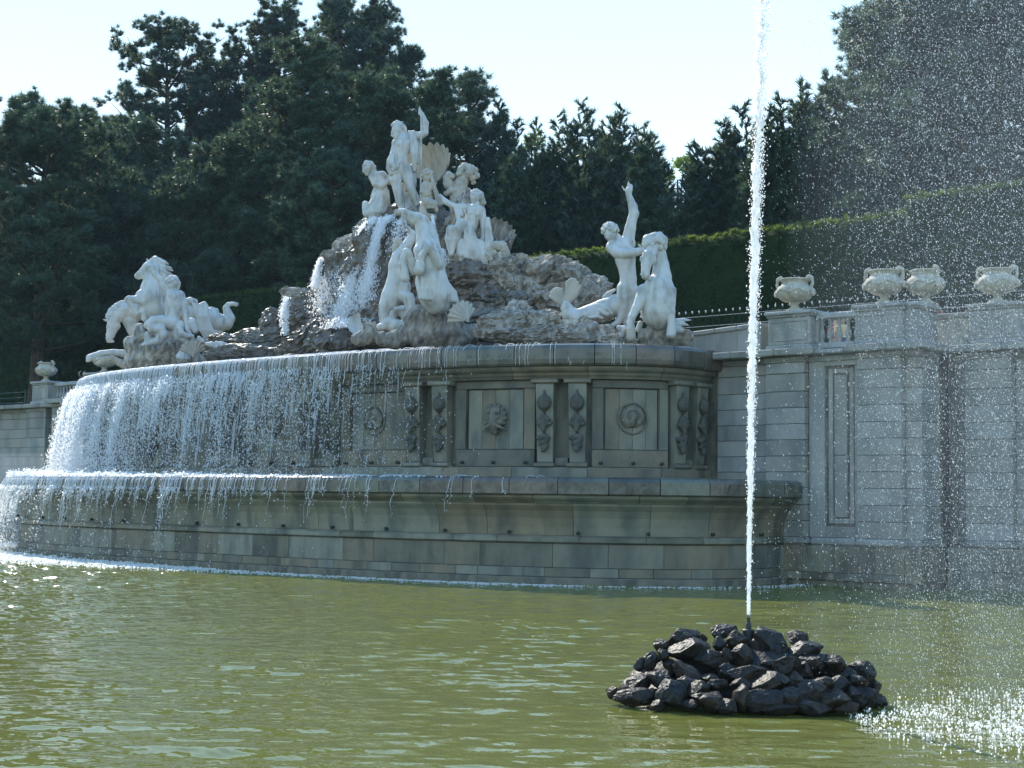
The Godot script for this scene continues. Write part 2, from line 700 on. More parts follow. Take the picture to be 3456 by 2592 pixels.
# ------------------------------------------------------------------ the two bowls: everything follows an oval front, measured along it from its middle
class Oval:
	var pts := PackedVector2Array()
	var len_at := PackedFloat32Array()
	var half := 0.0

	func _init(a: float, b: float, n: float) -> void:
		var N := 1600
		for i in N + 1:
			var t := PI * (1.0 - i / float(N))
			var c := cos(t)
			var s := sin(t)
			pts.append(Vector2(a * signf(c) * pow(absf(c), 2.0 / n), b * pow(absf(s), 2.0 / n)))
		len_at.append(0.0)
		for i in N:
			len_at.append(len_at[i] + pts[i].distance_to(pts[i + 1]))
		half = len_at[N] * 0.5

	func p(s: float) -> Vector2:
		if absf(s) >= half:
			return Vector2(signf(s) * pts[pts.size() - 1].x, -(absf(s) - half))
		var i := clampi(len_at.bsearch(s + half) - 1, 0, pts.size() - 2)
		return pts[i].lerp(pts[i + 1], (s + half - len_at[i]) / maxf(len_at[i + 1] - len_at[i], 1e-6))

	func at(s: float, y: float, e: float) -> Vector3:
		var q := p(s)
		var t := (p(s + 0.25) - p(s - 0.25)).normalized()
		var nrm := Vector2(-t.y, t.x)
		q -= nrm * e
		return Vector3(q.x, y, q.y)

	func out(s: float) -> Vector3:
		var t := (p(s + 0.25) - p(s - 0.25)).normalized()
		return Vector3(-t.y, 0, t.x)


var up_oval: Oval
var low_oval: Oval


# a length of moulding: profile of Vector2(inset, height), going round so that its outer face comes first, from s0 to s1
func sweep(ov: Oval, prof: Array, s0: float, s1: float, step := 0.3, taper := 0.0) -> MB:
	var m := MB.new()
	var n := maxi(1, int(ceil((s1 - s0) / step)))
	var rings := []
	for i in n + 1:
		var ring := []
		for q: Vector2 in prof:
			var u := lerpf(s0, s1, i / float(n))
			if taper != 0.0:
				u = lerpf((s0 + s1) * 0.5, u, 1.0 + taper * q.y)
			ring.append(ov.at(u, q.y, q.x))
		rings.append(ring)
	var k := prof.size()
	for i in n:
		for j in k:
			var a: Vector3 = rings[i][j]
			var b: Vector3 = rings[i + 1][j]
			var c: Vector3 = rings[i + 1][(j + 1) % k]
			var d: Vector3 = rings[i][(j + 1) % k]
			m.quad(a, b, c, d)
	var poly := PackedVector2Array()
	for q: Vector2 in prof:
		poly.append(q)
	var tr := Geometry2D.triangulate_polygon(poly)
	for e in [0, n]:
		for t in range(0, tr.size(), 3):
			var a: Vector3 = rings[e][tr[t]]
			var b: Vector3 = rings[e][tr[t + 1]]
			var c: Vector3 = rings[e][tr[t + 2]]
			var along: Vector3 = rings[mini(n, 1)][0] - rings[0][0]
			if ((b - a).cross(c - a).dot(along) > 0.0) == (e == n):
				m.tri(a, b, c)
			else:
				m.tri(a, c, b)
	return m


func block(e0: float, e1: float, y0: float, y1: float, c := 0.02) -> Array:
	# outer face at inset e0, upwards, then back; chamfered front edges
	return [Vector2(e0 + c, y0), Vector2(e0, y0 + c), Vector2(e0, y1 - c), Vector2(e0 + c, y1), Vector2(e1, y1), Vector2(e1, y0)]


func build_basins() -> void:
	up_oval = Oval.new(15.2, 5.75, 2.45)
	low_oval = Oval.new(18.1, 8.1, 2.55)
	var U := up_oval
	var L := low_oval
	var rg := RandomNumberGenerator.new()
	rg.seed = 21
	# ---------------- upper basin
	var ub := thing("upper_basin", Vector3.ZERO)
	tag(ub, "tall upper fountain basin of panelled stone with masks and hanging ornaments", "fountain basin")
	part(ub, "core_wall", sweep(U, [Vector2(0.78, 2.4), Vector2(0.78, 6.3), Vector2(1.4, 6.98), Vector2(2.4, 6.98), Vector2(2.4, 2.4)], -U.half - 1.0, U.half + 1.0, 0.4).mesh(), M.core)
	var rim := [Vector2(0.08, 6.36), Vector2(0.02, 6.42), Vector2(0.0, 6.55), Vector2(0.0, 6.74), Vector2(0.01, 6.87), Vector2(0.07, 6.965), Vector2(0.2, 7.02), Vector2(0.45, 7.05), Vector2(1.0, 7.0), Vector2(1.0, 6.36)]
	var n := 30
	for i in n:
		var s0 := lerpf(-U.half - 0.8, U.half + 0.8, i / float(n))
		var s1 := lerpf(-U.half - 0.8, U.half + 0.8, (i + 1) / float(n))
		part(ub, "rim_stone", sweep(U, rim, s0 + 0.012, s1 - 0.012, 0.3).mesh(), M["rim%d" % (rg.randi() % 6)])
	var cor := [Vector2(0.46, 5.98), Vector2(0.42, 6.05), Vector2(0.38, 6.08), Vector2(0.34, 6.16), Vector2(0.24, 6.22), Vector2(0.2, 6.28), Vector2(0.2, 6.35), Vector2(0.9, 6.35), Vector2(0.9, 5.98)]
	n = 15
	for i in n:
		var s0 := lerpf(-U.half - 0.5, U.half + 0.5, i / float(n))
		var s1 := lerpf(-U.half - 0.5, U.half + 0.5, (i + 1) / float(n))
		part(ub, "cornice_stone", sweep(U, cor, s0 + 0.008, s1 - 0.008, 0.3).mesh(), M["slab%d" % (rg.randi() % 6)])
		part(ub, "plinth_stone", sweep(U, block(0.36, 0.95, 2.7, 3.33, 0.04), s0 + 0.008, s1 - 0.008, 0.3).mesh(), M["slab%d" % (rg.randi() % 6)])
	var mask_man := mask_mesh(false).mesh()
	var mask_woman := mask_mesh(true).mesh()
	var bunch := [ornament(0).mesh(), ornament(1).mesh(), ornament(2).mesh()]
	var spout := MB.new()
	spout.tube([Vector3(0, 0, -0.1), Vector3(0, 0, 0.10)], [0.055, 0.05], 8)
	var spout_mesh := spout.mesh()
	for bay in range(-4, 4):
		var c := 0.95 + 4.65 * bay
		# panel frame and its slabs
		if absf(c) < U.half + 1.0:
			var f := "slab%d"
			part(ub, "frame_rail", sweep(U, block(0.60, 0.80, 5.72, 5.97, 0.02), c - 1.38, c + 1.38, 0.3).mesh(), M[f % (rg.randi() % 6)])
			part(ub, "frame_rail", sweep(U, block(0.60, 0.80, 3.34, 3.86, 0.02), c - 1.38, c + 1.38, 0.3).mesh(), M[f % (rg.randi() % 6)])
			for sd: float in [-1.0, 1.0]:
				part(ub, "frame_stile", sweep(U, block(0.60, 0.80, 3.865, 5.715, 0.02), c + sd * 1.20 - 0.18, c + sd * 1.20 + 0.18, 0.3).mesh(), M[f % (rg.randi() % 6)])


			for q in 4:
				part(ub, "panel_slab", sweep(U, block(0.685, 0.80, 3.875, 5.70, 0.012), c - 0.955 + q * 0.48 + 0.006, c - 0.955 + (q + 1) * 0.48 - 0.006, 0.3).mesh(), M["slab%d" % [0, 2, 5, 3][(q + bay + 8) % 4]])
			var o := U.out(c)
			var bs := Basis(Vector3(o.z, 0, -o.x), Vector3.UP, o)
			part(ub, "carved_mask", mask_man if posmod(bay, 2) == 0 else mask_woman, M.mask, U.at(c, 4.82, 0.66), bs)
			for q in 3:
				part(ub, "drain_spout", spout_mesh, M.wet, U.at(c - 1.1 + q * 1.1, 3.47, 0.58), bs)
		# the pair of tapered pilasters to the right of the bay
		for sd: float in [-1.0, 1.0]:
			var s := c + 2.30 + sd * 0.52
			if absf(s) > U.half + 0.6:
				continue
			var pi := part(ub, "pilaster", sweep(U, [Vector2(0.47, 3.46), Vector2(0.44, 3.5), Vector2(0.30, 5.80), Vector2(0.32, 5.84), Vector2(0.8, 5.84), Vector2(0.8, 3.46)], s - 0.19, s + 0.19, 0.4, 0.085).mesh(), M["slab%d" % [2, 5, 0][rg.randi() % 3]])
			part(pi, "capital", sweep(U, block(0.24, 0.8, 5.845, 5.975, 0.03), s - 0.42, s + 0.42, 0.4).mesh(), M["slab%d" % (rg.randi() % 6)])
			part(pi, "base", sweep(U, block(0.33, 0.8, 3.335, 3.455, 0.03), s - 0.32, s + 0.32, 0.4).mesh(), M["slab%d" % (rg.randi() % 6)])
			var o := U.out(s)
			var bs := Basis(Vector3(o.z, 0, -o.x), Vector3.UP, o)
			for q in 3:
				var y: float = [5.28, 4.66, 4.08][q]
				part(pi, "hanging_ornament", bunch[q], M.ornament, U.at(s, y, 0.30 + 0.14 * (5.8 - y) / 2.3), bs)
		if absf(c + 2.3) < U.half + 0.6:
			part(ub, "recess_sill", sweep(U, block(0.50, 0.8, 3.335, 3.62, 0.05), c + 2.3 - 0.2, c + 2.3 + 0.2, 0.4).mesh(), M.core)
	# floor of the upper basin, with the water that stands in it
	var fl := MB.new()
	var ring := PackedVector3Array()
	for i in 61:
		var s := lerpf(-U.half, U.half, i / 60.0)
		ring.append(U.at(s, 6.97, 0.7))
	for i in 60:
		fl.tri(ring[i], ring[i + 1], Vector3(0, 6.97, -2.2))
	part(ub, "basin_floor", fl.mesh(), M.wetrock1)
	# ---------------- lower basin
	var lb := thing("lower_basin", Vector3.ZERO)
	tag(lb, "wide low outer fountain basin of big weathered stone slabs standing in the pool", "fountain basin")
	part(lb, "core_wall", sweep(L, [Vector2(0.72, -0.8), Vector2(0.72, 2.4), Vector2(2.2, 2.9), Vector2(2.2, -0.8)], -L.half - 1.0, L.half + 1.0, 0.4).mesh(), M.core)
	var lrim := [Vector2(0.03, 2.50), Vector2(0.0, 2.53), Vector2(0.0, 2.70), Vector2(0.0, 2.86), Vector2(0.05, 2.945), Vector2(0.18, 2.995), Vector2(0.5, 3.01), Vector2(1.1, 2.97), Vector2(1.1, 2.50)]
	n = 32
	for i in n:
		var s0 := lerpf(-L.half - 0.7, L.half + 0.7, i / float(n))
		var s1 := lerpf(-L.half - 0.7, L.half + 0.7, (i + 1) / float(n))
		part(lb, "rim_stone", sweep(L, lrim, s0 + 0.012, s1 - 0.012, 0.3).mesh(), M["rim%d" % (rg.randi() % 6)])
	for course in 5:
		var prof: Array = [
			[Vector2(0.34, 2.26), Vector2(0.28, 2.32), Vector2(0.2, 2.36), Vector2(0.14, 2.42), Vector2(0.14, 2.49), Vector2(0.8, 2.49), Vector2(0.8, 2.26)],
			[Vector2(0.63, 1.36), Vector2(0.61, 1.6), Vector2(0.57, 1.85), Vector2(0.49, 2.05), Vector2(0.37, 2.2), Vector2(0.36, 2.255), Vector2(0.8, 2.255), Vector2(0.8, 1.36)],
			[Vector2(0.60, 1.14), Vector2(0.53, 1.18), Vector2(0.53, 1.29), Vector2(0.60, 1.35), Vector2(0.8, 1.35), Vector2(0.8, 1.14)],
			block(0.62, 0.8, 0.46, 1.13, 0.012),
			block(0.585, 0.8, 0.20, 0.452, 0.012)][course]
		n = [20, 20, 22, 25, 44][course]
		for i in n:
			var j := 0.5 if course in [1, 4] else 0.0
			var s0 := lerpf(-L.half - 0.9, L.half + 0.9, (i + j * 0.6 + 0.2 * sin(i * 2.7 + course)) / float(n))
			var s1 := lerpf(-L.half - 0.9, L.half + 0.9, (i + 1 + j * 0.6 + 0.2 * sin((i + 1) * 2.7 + course)) / float(n))
			part(lb, ["moulding_stone", "wall_slab", "ledge_stone", "wall_slab", "course_stone"][course], sweep(L, prof, s0 + 0.007, s1 - 0.007, 0.3).mesh(), M["slab%d" % (rg.randi() % 6)])
	part(lb, "footing", sweep(L, block(0.54, 0.9, -0.9, 0.19, 0.03), -L.half - 0.9, L.half + 0.9, 0.4).mesh(), M.core)
	n = 21
	for i in n:
		var s := lerpf(-L.half, L.half, (i + 0.5) / n)
		var o := L.out(s)
		part(lb, "drain_spout", spout_mesh, M.wet, L.at(s, 1.44, 0.62), Basis(Vector3(o.z, 0, -o.x), Vector3.UP, o))
	# the water lying between the two bowls
	var w := MB.new()
	for i in 100:
		var a := lerpf(-L.half, L.half, i / 100.0)
		var b := lerpf(-L.half, L.half, (i + 1) / 100.0)
		w.quad(L.at(a, 2.99, 0.7), L.at(b, 2.99, 0.7), L.at(b, 2.99, 4.2), L.at(a, 2.99, 4.2))
	tag(part(self, "lower_basin_water", w.mesh(), M.wet), "shallow water lying in the lower basin at the foot of the panelled wall", "water", "", "structure")


# ------------------------------------------------------------------ carvings
func bn(a: Array) -> Array:
	var out := []
	for q: Array in a:
		out.append(PackedFloat32Array(q))
	return out


func mask_mesh(woman: bool) -> MB:
	var b := []
	if woman:
		b = [[0, 0.02, 0.03, 0.17, 0, -0.10, 0.05, 0.13], [0, -0.16, 0.06, 0.09, 0, -0.19, 0.07, 0.07],
			[0, 0.04, 0.17, 0.025, 0, -0.06, 0.21, 0.032], [-0.10, 0.08, 0.15, 0.025, -0.03, 0.085, 0.17, 0.02], [0.10, 0.08, 0.15, 0.025, 0.03, 0.085, 0.17, 0.02],
			[-0.05, -0.12, 0.16, 0.022, 0.05, -0.12, 0.16, 0.022], [-0.12, -0.22, 0.02, 0.06, 0.12, -0.22, 0.02, 0.06]]
		for i in 15:
			var a := lerpf(-0.7, PI + 0.7, i / 14.0)
			b.append([cos(a) * 0.24, sin(a) * 0.25 + 0.02, 0.05, 0.075, cos(a + 0.25) * 0.33, sin(a + 0.25) * 0.34 + 0.02, 0.03, 0.05])
		for i in 22:
			var a := TAU * i / 22.0
			b.append([cos(a) * 0.44, sin(a) * 0.46, 0.0, 0.035, cos(a + 0.29) * 0.44, sin(a + 0.29) * 0.46, 0.0, 0.035])
	else:
		b = [[0, 0.02, 0.03, 0.21, 0, -0.14, 0.05, 0.17], [0, -0.02, 0.22, 0.035, 0, -0.10, 0.26, 0.05],
			[-0.14, 0.02, 0.17, 0.04, -0.04, 0.03, 0.21, 0.03], [0.14, 0.02, 0.17, 0.04, 0.04, 0.03, 0.21, 0.03],
			[0, -0.15, 0.23, 0.05, 0.22, -0.27, 0.16, 0.06], [0.22, -0.27, 0.16, 0.06, 0.40, -0.36, 0.08, 0.035],
			[0, -0.15, 0.23, 0.05, -0.2, -0.27, 0.16, 0.06], [-0.2, -0.27, 0.16, 0.06, -0.38, -0.40, 0.08, 0.035],
			[-0.10, -0.24, 0.14, 0.08, -0.05, -0.46, 0.06, 0.05], [0.08, -0.24, 0.14, 0.08, 0.06, -0.46, 0.06, 0.05], [0, -0.22, 0.17, 0.08, 0, -0.48, 0.06, 0.05]]
		for i in 11:
			var a := lerpf(-0.5, PI + 0.5, i / 10.0)
			b.append([cos(a) * 0.26, sin(a) * 0.27, 0.05, 0.09, cos(a) * 0.36, sin(a) * 0.40 + 0.03, 0.02, 0.06])
		for i in 7:
			var x := lerpf(-0.2, 0.2, i / 6.0)
			b.append([x, 0.30 - 0.5 * x * x, 0.16, 0.05, x * 1.05, 0.12, 0.22, 0.022])
	return body(bn(b), 0.011, 0.030)


func ornament(kind: int) -> MB:
	var b := []
	var rg := RandomNumberGenerator.new()
	rg.seed = 60 + kind
	if kind == 0:
		b = [[0, 0.29, 0.03, 0.05, 0, 0.34, 0.03, 0.04], [0, 0.20, 0.03, 0.07, 0, 0.12, 0.04, 0.11], [0, 0.05, 0.05, 0.17, 0, -0.1, 0.05, 0.15], [0, -0.22, 0.04, 0.07, 0, -0.28, 0.03, 0.05]]
		for i in 16:
			var a := TAU * i / 16.0
			b.append([cos(a) * 0.15, sin(a) * 0.17 - 0.02, 0.10, 0.045, cos(a) * 0.21, sin(a) * 0.22 - 0.02, 0.04, 0.035])
	else:
		for i in 60:
			var t := rg.randf()
			var w: float = [0.0, 0.235 * sin(clampf(t * 1.0 + 0.12, 0, 1) * PI), 0.225 * pow(1.0 - t, 0.65) + 0.02][kind]
			var x := rg.randf_range(-1, 1) * w
			var y := 0.22 - t * 0.48
			var z := 0.04 + 0.09 * sqrt(maxf(0.0, 1.0 - pow(x / maxf(w, 0.02), 2.0)))
			b.append([x, y, z, 0.05, x, y - 0.01, z, 0.05])
		b.append([0, 0.24, 0.03, 0.06, 0, -0.1, 0.03, 0.10])
		b.append([0, 0.30, 0.02, 0.03, 0, 0.2, 0.03, 0.05])
	return body(bn(b), 0.010, 0.030)


# ------------------------------------------------------------------ terrace walls with pilasters, panels and parapet
func wall_m(rg: RandomNumberGenerator) -> Material:
	return M["wall%d" % (rg.randi() % 6)]


func ped_m(rg: RandomNumberGenerator) -> Material:
	return M["ped%d" % (rg.randi() % 6)]


func courses(parent: Node3D, x0: float, x1: float, z0: float, z1: float, rg: RandomNumberGenerator, ledges := true) -> void:
	# a rusticated pier between x0..x1 and z0..z1: each course a block of its own
	var ys := [1.36, 1.84, 2.31, 2.79, 3.26, 3.73, 4.21, 4.68, 5.16, 5.64, 6.17]
	for i in ys.size() - 1:
		part(parent, "stone_block", box_mesh(Vector3(x0, ys[i] + 0.006, z0), Vector3(x1, ys[i + 1] - 0.006, z1), 0.013), wall_m(rg))
	part(parent, "backing", box_mesh(Vector3(x0 + 0.05, 0.0, z0 + 0.04), Vector3(x1 - 0.05, 6.3, z1 - 0.05)), M.core)
	part(parent, "frieze_stone", box_mesh(Vector3(x0 + 0.01, 6.183, z0), Vector3(x1 - 0.01, 6.50, z1 + 0.0), 0.015), wall_m(rg))
	part(parent, "neck_moulding", box_mesh(Vector3(x0 - 0.04, 6.505, z0 - 0.04), Vector3(x1 + 0.04, 6.56, z1 + 0.05), 0.02), wall_m(rg))
	part(parent, "neck_moulding", box_mesh(Vector3(x0 - 0.02, 6.564, z0 - 0.04), Vector3(x1 + 0.02, 6.675, z1 + 0.025), 0.01), wall_m(rg))
	if ledges:
		part(parent, "base_moulding", box_mesh(Vector3(x0 - 0.07, 1.14, z0 - 0.03), Vector3(x1 + 0.07, 1.355, z1 + 0.09), 0.06), wall_m(rg))


func build_terrace_wall() -> void:
	var rg := RandomNumberGenerator.new()
	rg.seed = 33
	# ---- right: pavilion with two piers and a framed panel, then a wing set back
	var w := thing("terrace_wall", Vector3(0, 0, 0))
	tag(w, "pale stone terrace wall with rusticated piers to the right of the basins", "wall")
	part(w, "core_wall", box_mesh(Vector3(14.0, -1, -3.0), Vector3(21.60, 6.68, -0.66)), M.core)
	part(w, "core_wall", box_mesh(Vector3(21.70, -1, -4.0), Vector3(60, 6.68, -2.45)), M.core)
	courses(w, 16.86, 18.17, -0.75, -0.30, rg)
	courses(w, 19.84, 21.20, -0.75, -0.30, rg)
	courses(w, 21.205, 21.70, -1.75, -0.56, rg)
	courses(w, 15.0, 16.855, -0.9, -0.58, rg)
	var x := 22.32
	while x < 34.0:
		courses(w, x, x + 1.36, -2.5, -2.02, rg)
		courses(w, x + 1.365, x + 3.2, -2.7, -2.30, rg)
		x += 3.205
	part(w, "niche_back", box_mesh(Vector3(21.71, 0.3, -2.44), Vector3(22.45, 6.67, -2.36)), M.wall4)
	part(w, "niche_pipe", box_mesh(Vector3(21.80, 1.2, -2.30), Vector3(22.02, 6.3, -2.2), 0.04), M.slab4)
	# framed bay between the two piers
	var y0 := 1.36
	part(w, "frame_post", box_mesh(Vector3(18.19, y0, -0.7), Vector3(18.70, 6.5, -0.52), 0.015), wall_m(rg))
	part(w, "frame_head", box_mesh(Vector3(18.705, 6.36, -0.7), Vector3(19.82, 6.5, -0.52), 0.015), wall_m(rg))
	part(w, "frame_foot", box_mesh(Vector3(18.705, y0, -0.7), Vector3(19.82, 1.68, -0.52), 0.015), wall_m(rg))
	part(w, "frame_post", box_mesh(Vector3(19.66, 1.685, -0.7), Vector3(19.82, 6.355, -0.52), 0.015), wall_m(rg))
	part(w, "panel_frame", box_mesh(Vector3(18.78, 1.76, -0.75), Vector3(18.93, 6.28, -0.60), 0.02), wall_m(rg))
	part(w, "panel_frame", box_mesh(Vector3(19.46, 1.76, -0.75), Vector3(19.60, 6.28, -0.60), 0.02), wall_m(rg))
	part(w, "panel_frame", box_mesh(Vector3(18.935, 6.13, -0.75), Vector3(19.455, 6.28, -0.60), 0.02), wall_m(rg))
	part(w, "panel_frame", box_mesh(Vector3(18.935, 1.76, -0.75), Vector3(19.455, 1.91, -0.60), 0.02), wall_m(rg))
	part(w, "panel_slab", box_mesh(Vector3(18.99, 1.95, -0.75), Vector3(19.40, 3.74, -0.57), 0.02), wall_m(rg))
	part(w, "panel_slab", box_mesh(Vector3(18.99, 3.75, -0.75), Vector3(19.40, 6.08, -0.57), 0.02), wall_m(rg))
	part(w, "frieze_stone", box_mesh(Vector3(18.19, 6.505, -0.72), Vector3(19.82, 6.675, -0.48), 0.02), wall_m(rg))
	part(w, "base_moulding", box_mesh(Vector3(18.25, 1.14, -0.7), Vector3(19.76, 1.355, -0.42), 0.05), wall_m(rg))
	# plinth slabs, down into the water
	for q: Array in [[15.6, 16.9], [16.9, 18.1], [18.1, 19.15], [19.15, 20.4], [20.4, 21.30], [21.30, 21.79]]:
		part(w, "plinth_slab", box_mesh(Vector3(q[0] + 0.005, 0.37, -0.8), Vector3(q[1] - 0.005, 1.135, -0.24), 0.015), M["slab%d" % (rg.randi() % 6)])
		part(w, "plinth_course", box_mesh(Vector3(q[0] + 0.005, 0.15, -0.8), Vector3(q[1] - 0.005, 0.365, -0.20), 0.015), M["slab%d" % (rg.randi() % 6)])
	part(w, "plinth_return", box_mesh(Vector3(21.2, 0.15, -1.85), Vector3(21.785, 1.135, -0.805), 0.015), M.slab3)
	part(w, "plinth_course", box_mesh(Vector3(15.5, -0.9, -1.9), Vector3(21.72, 0.148, -0.29)), M.core)
	x = 21.79
	while x < 34.0:
		part(w, "plinth_slab", box_mesh(Vector3(x + 0.005, 0.50, -2.6), Vector3(x + 1.395, 1.135, -1.94), 0.015), M["slab%d" % (rg.randi() % 6)])
		part(w, "plinth_course", box_mesh(Vector3(x + 0.005, -0.9, -2.6), Vector3(x + 1.395, 0.495, -1.88), 0.03), M["slab%d" % (rg.randi() % 6)])
		x += 1.4
	# cornice slabs
	for q: Array in [[14.2, 15.8], [15.8, 17.3], [17.3, 18.6], [18.6, 19.55], [19.55, 20.9], [20.9, 21.98]]:
		var back := 0.08 if float(q[0]) == 18.6 else 0.0
		part(w, "cornice_slab", box_mesh(Vector3(q[0] + 0.004, 6.69, -2.6), Vector3(q[1] - 0.004, 6.90 - back, -back), 0.03), wall_m(rg))
	x = 21.98
	while x < 34.0:
		part(w, "cornice_slab", box_mesh(Vector3(x + 0.004, 6.69, -4.2), Vector3(x + 1.55, 6.90, -1.70), 0.03), wall_m(rg))
		x += 1.554
	# a lower parapet that bends in behind the basin
	var par := thing("curved_parapet", Vector3.ZERO)
	tag(par, "low plain stone parapet between the rearing horse with the man and the first urn pedestal", "parapet")
	for i in 5:
		var a0 := Vector3(16.6, 0, -0.75).lerp(Vector3(11.6, 0, -2.3), i / 5.0)
		var a1 := Vector3(16.6, 0, -0.75).lerp(Vector3(11.6, 0, -2.3), (i + 1) / 5.0)
		var d := (a0 - a1).normalized()
		var bs := Basis(d, Vector3.UP, d.cross(Vector3.UP))
		var ln := a0.distance_to(a1)
		part(par, "parapet_block", box_mesh(Vector3(0.004, 6.9, -0.2), Vector3(ln - 0.004, 7.64, 0.2), 0.01), ped_m(rg), a1, bs)
		part(par, "coping_stone", box_mesh(Vector3(0.003, 7.645, -0.26), Vector3(ln - 0.003, 7.80, 0.26), 0.03), ped_m(rg), a1, bs)
	# parapet of the pavilion: pedestals, balusters, rails
	pedestal(Vector3(17.59, 6.905, -0.85), 1.42, 0.86, rg, "square stone pedestal nearest the tall jet, carrying an urn", false)
	pedestal(Vector3(20.48, 6.905, -0.85), 1.45, 0.86, rg, "long stone pedestal with a sunk panel to the right of the balusters", false)
	pedestal(Vector3(21.38, 6.905, -1.22), 0.42, 1.34, rg, "corner stone pedestal on the turn of the wall, behind the panelled one", true)
	pedestal(Vector3(23.2, 6.905, -2.45), 1.42, 0.86, rg, "stone pedestal at the right edge, set back past the corner", false)
	pedestal(Vector3(26.4, 6.905, -2.45), 1.42, 0.86, rg, "stone pedestal beyond the right edge of the wing", false)
	balustrade(Vector3(18.32, 6.905, -0.85), Vector3(19.73, 6.905, -0.85), 5, true, "short run of turned stone balusters between the first two urn pedestals at right")
	var lp := thing("parapet_infill", Vector3.ZERO)
	tag(lp, "low blind parapet between the corner pedestal and the right edge pedestal", "parapet")
	part(lp, "parapet_block", box_mesh(Vector3(20.9, 6.905, -2.75), Vector3(22.47, 7.74, -2.35), 0.02), M.marble_old)
	part(lp, "coping_stone", box_mesh(Vector3(20.9, 7.745, -2.8), Vector3(22.475, 7.90, -2.30), 0.03), M.wall5)
	# ---- left: the matching wall, seen past the falling water
	var v := thing("terrace_wall", Vector3.ZERO)
	tag(v, "pale stone terrace wall at the far left, half hidden by the white falling water", "wall")
	part(v, "core_wall", box_mesh(Vector3(-64, -1, -7.5), Vector3(-24.0, 6.68, -4.45)), M.core)
	part(v, "core_wall", box_mesh(Vector3(-24.0, -1, -7.5), Vector3(-14, 6.68, -2.7)), M.core)
	x = -29.02
	while x > -52.0:
		courses(v, x - 7.4, x, -4.7, -4.22, rg)
		x -= 7.46
	courses(v, -28.92, -27.15, -4.6, -4.0, rg)
	courses(v, -27.1, -24.05, -4.8, -4.3, rg)
	courses(v, -23.95, -18.0, -2.9, -2.3, rg)
	for i in 14:
		part(v, "cornice_slab", box_mesh(Vector3(-46.5 + i * 1.6, 6.69, -7.5), Vector3(-44.91 + i * 1.6, 6.90, -3.72), 0.03), wall_m(rg))
	for i in 6:
		part(v, "cornice_slab", box_mesh(Vector3(-24.1 + i * 1.5, 6.69, -7.5), Vector3(-22.61 + i * 1.5, 6.90, -1.95), 0.03), wall_m(rg))
	pedestal(Vector3(-27.83, 6.905, -4.55), 1.42, 1.0, rg, "square stone pedestal at the far left beside the green railing", false)
	pedestal(Vector3(-19.9, 6.905, -2.9), 2.6, 1.3, rg, "broad stone pedestal behind the white foreleg at left", false)
	balustrade(Vector3(-27.1, 6.905, -4.55), Vector3(-24.1, 6.905, -4.2), 9, true, "short run of stone balusters at far left beside the white falling water")


func pedestal(at: Vector3, sx: float, sz: float, rg: RandomNumberGenerator, label: String, plain: bool) -> void:
	var p := thing("pedestal", at)
	tag(p, label, "pedestal", "stone pedestals of the parapet")
	var hx := sx * 0.5
	var hz := sz * 0.5
	part(p, "foot", box_mesh(Vector3(-hx - 0.06, 0, -hz - 0.06), Vector3(hx + 0.06, 0.14, hz + 0.06), 0.03), ped_m(rg))
	var die := part(p, "die", box_mesh(Vector3(-hx, 0.143, -hz), Vector3(hx, 0.96, hz), 0.02), ped_m(rg))
	if not plain:
		for q: Array in [[-hx + 0.1, 0.26, hx - 0.1, 0.30], [-hx + 0.1, 0.82, hx - 0.1, 0.86], [-hx + 0.1, 0.305, -hx + 0.14, 0.815], [hx - 0.14, 0.305, hx - 0.1, 0.815]]:
			part(die, "panel_bead", box_mesh(Vector3(q[0], q[1], hz - 0.01), Vector3(q[2], q[3], hz + 0.025), 0.01), ped_m(rg))
	part(p, "cap_moulding", box_mesh(Vector3(-hx - 0.05, 0.963, -hz - 0.05), Vector3(hx + 0.05, 1.04, hz + 0.05), 0.03), ped_m(rg))
	part(p, "cap", box_mesh(Vector3(-hx - 0.10, 1.043, -hz - 0.10), Vector3(hx + 0.10, 1.16, hz + 0.10), 0.03), ped_m(rg))


func balustrade(a: Vector3, b: Vector3, n: int, ends: bool, label: String) -> void:
	var p := thing("balustrade", a)
	tag(p, label, "balustrade", "balustrades of the terrace")
	var d := b - a
	var ln := Vector2(d.x, d.z).length()
	p.rotation.y = atan2(-d.z, d.x)
	part(p, "bottom_rail", box_mesh(Vector3(0, 0, -0.16), Vector3(ln, 0.16, 0.16), 0.02), M.ped0)
	part(p, "top_rail", box_mesh(Vector3(0, 0.88, -0.17), Vector3(ln, 1.06, 0.17), 0.03), M.ped2)
	var l := MB.new()
	l.lathe([Vector2(0.085, 0.165), Vector2(0.085, 0.2), Vector2(0.05, 0.22), Vector2(0.06, 0.26), Vector2(0.09, 0.34), Vector2(0.095, 0.42), Vector2(0.07, 0.52), Vector2(0.048, 0.62), Vector2(0.045, 0.72), Vector2(0.075, 0.76), Vector2(0.055, 0.80), Vector2(0.085, 0.82), Vector2(0.085, 0.875)], 12)
	var m := l.mesh()
	for i in n:
		part(p, "baluster", m, M.ped5, Vector3(ln * (i + 0.5) / n, 0, 0))
	if ends:
		part(p, "end_block", box_mesh(Vector3(-0.02, 0.165, -0.14), Vector3(0.10, 0.875, 0.14), 0.01), M.ped1)


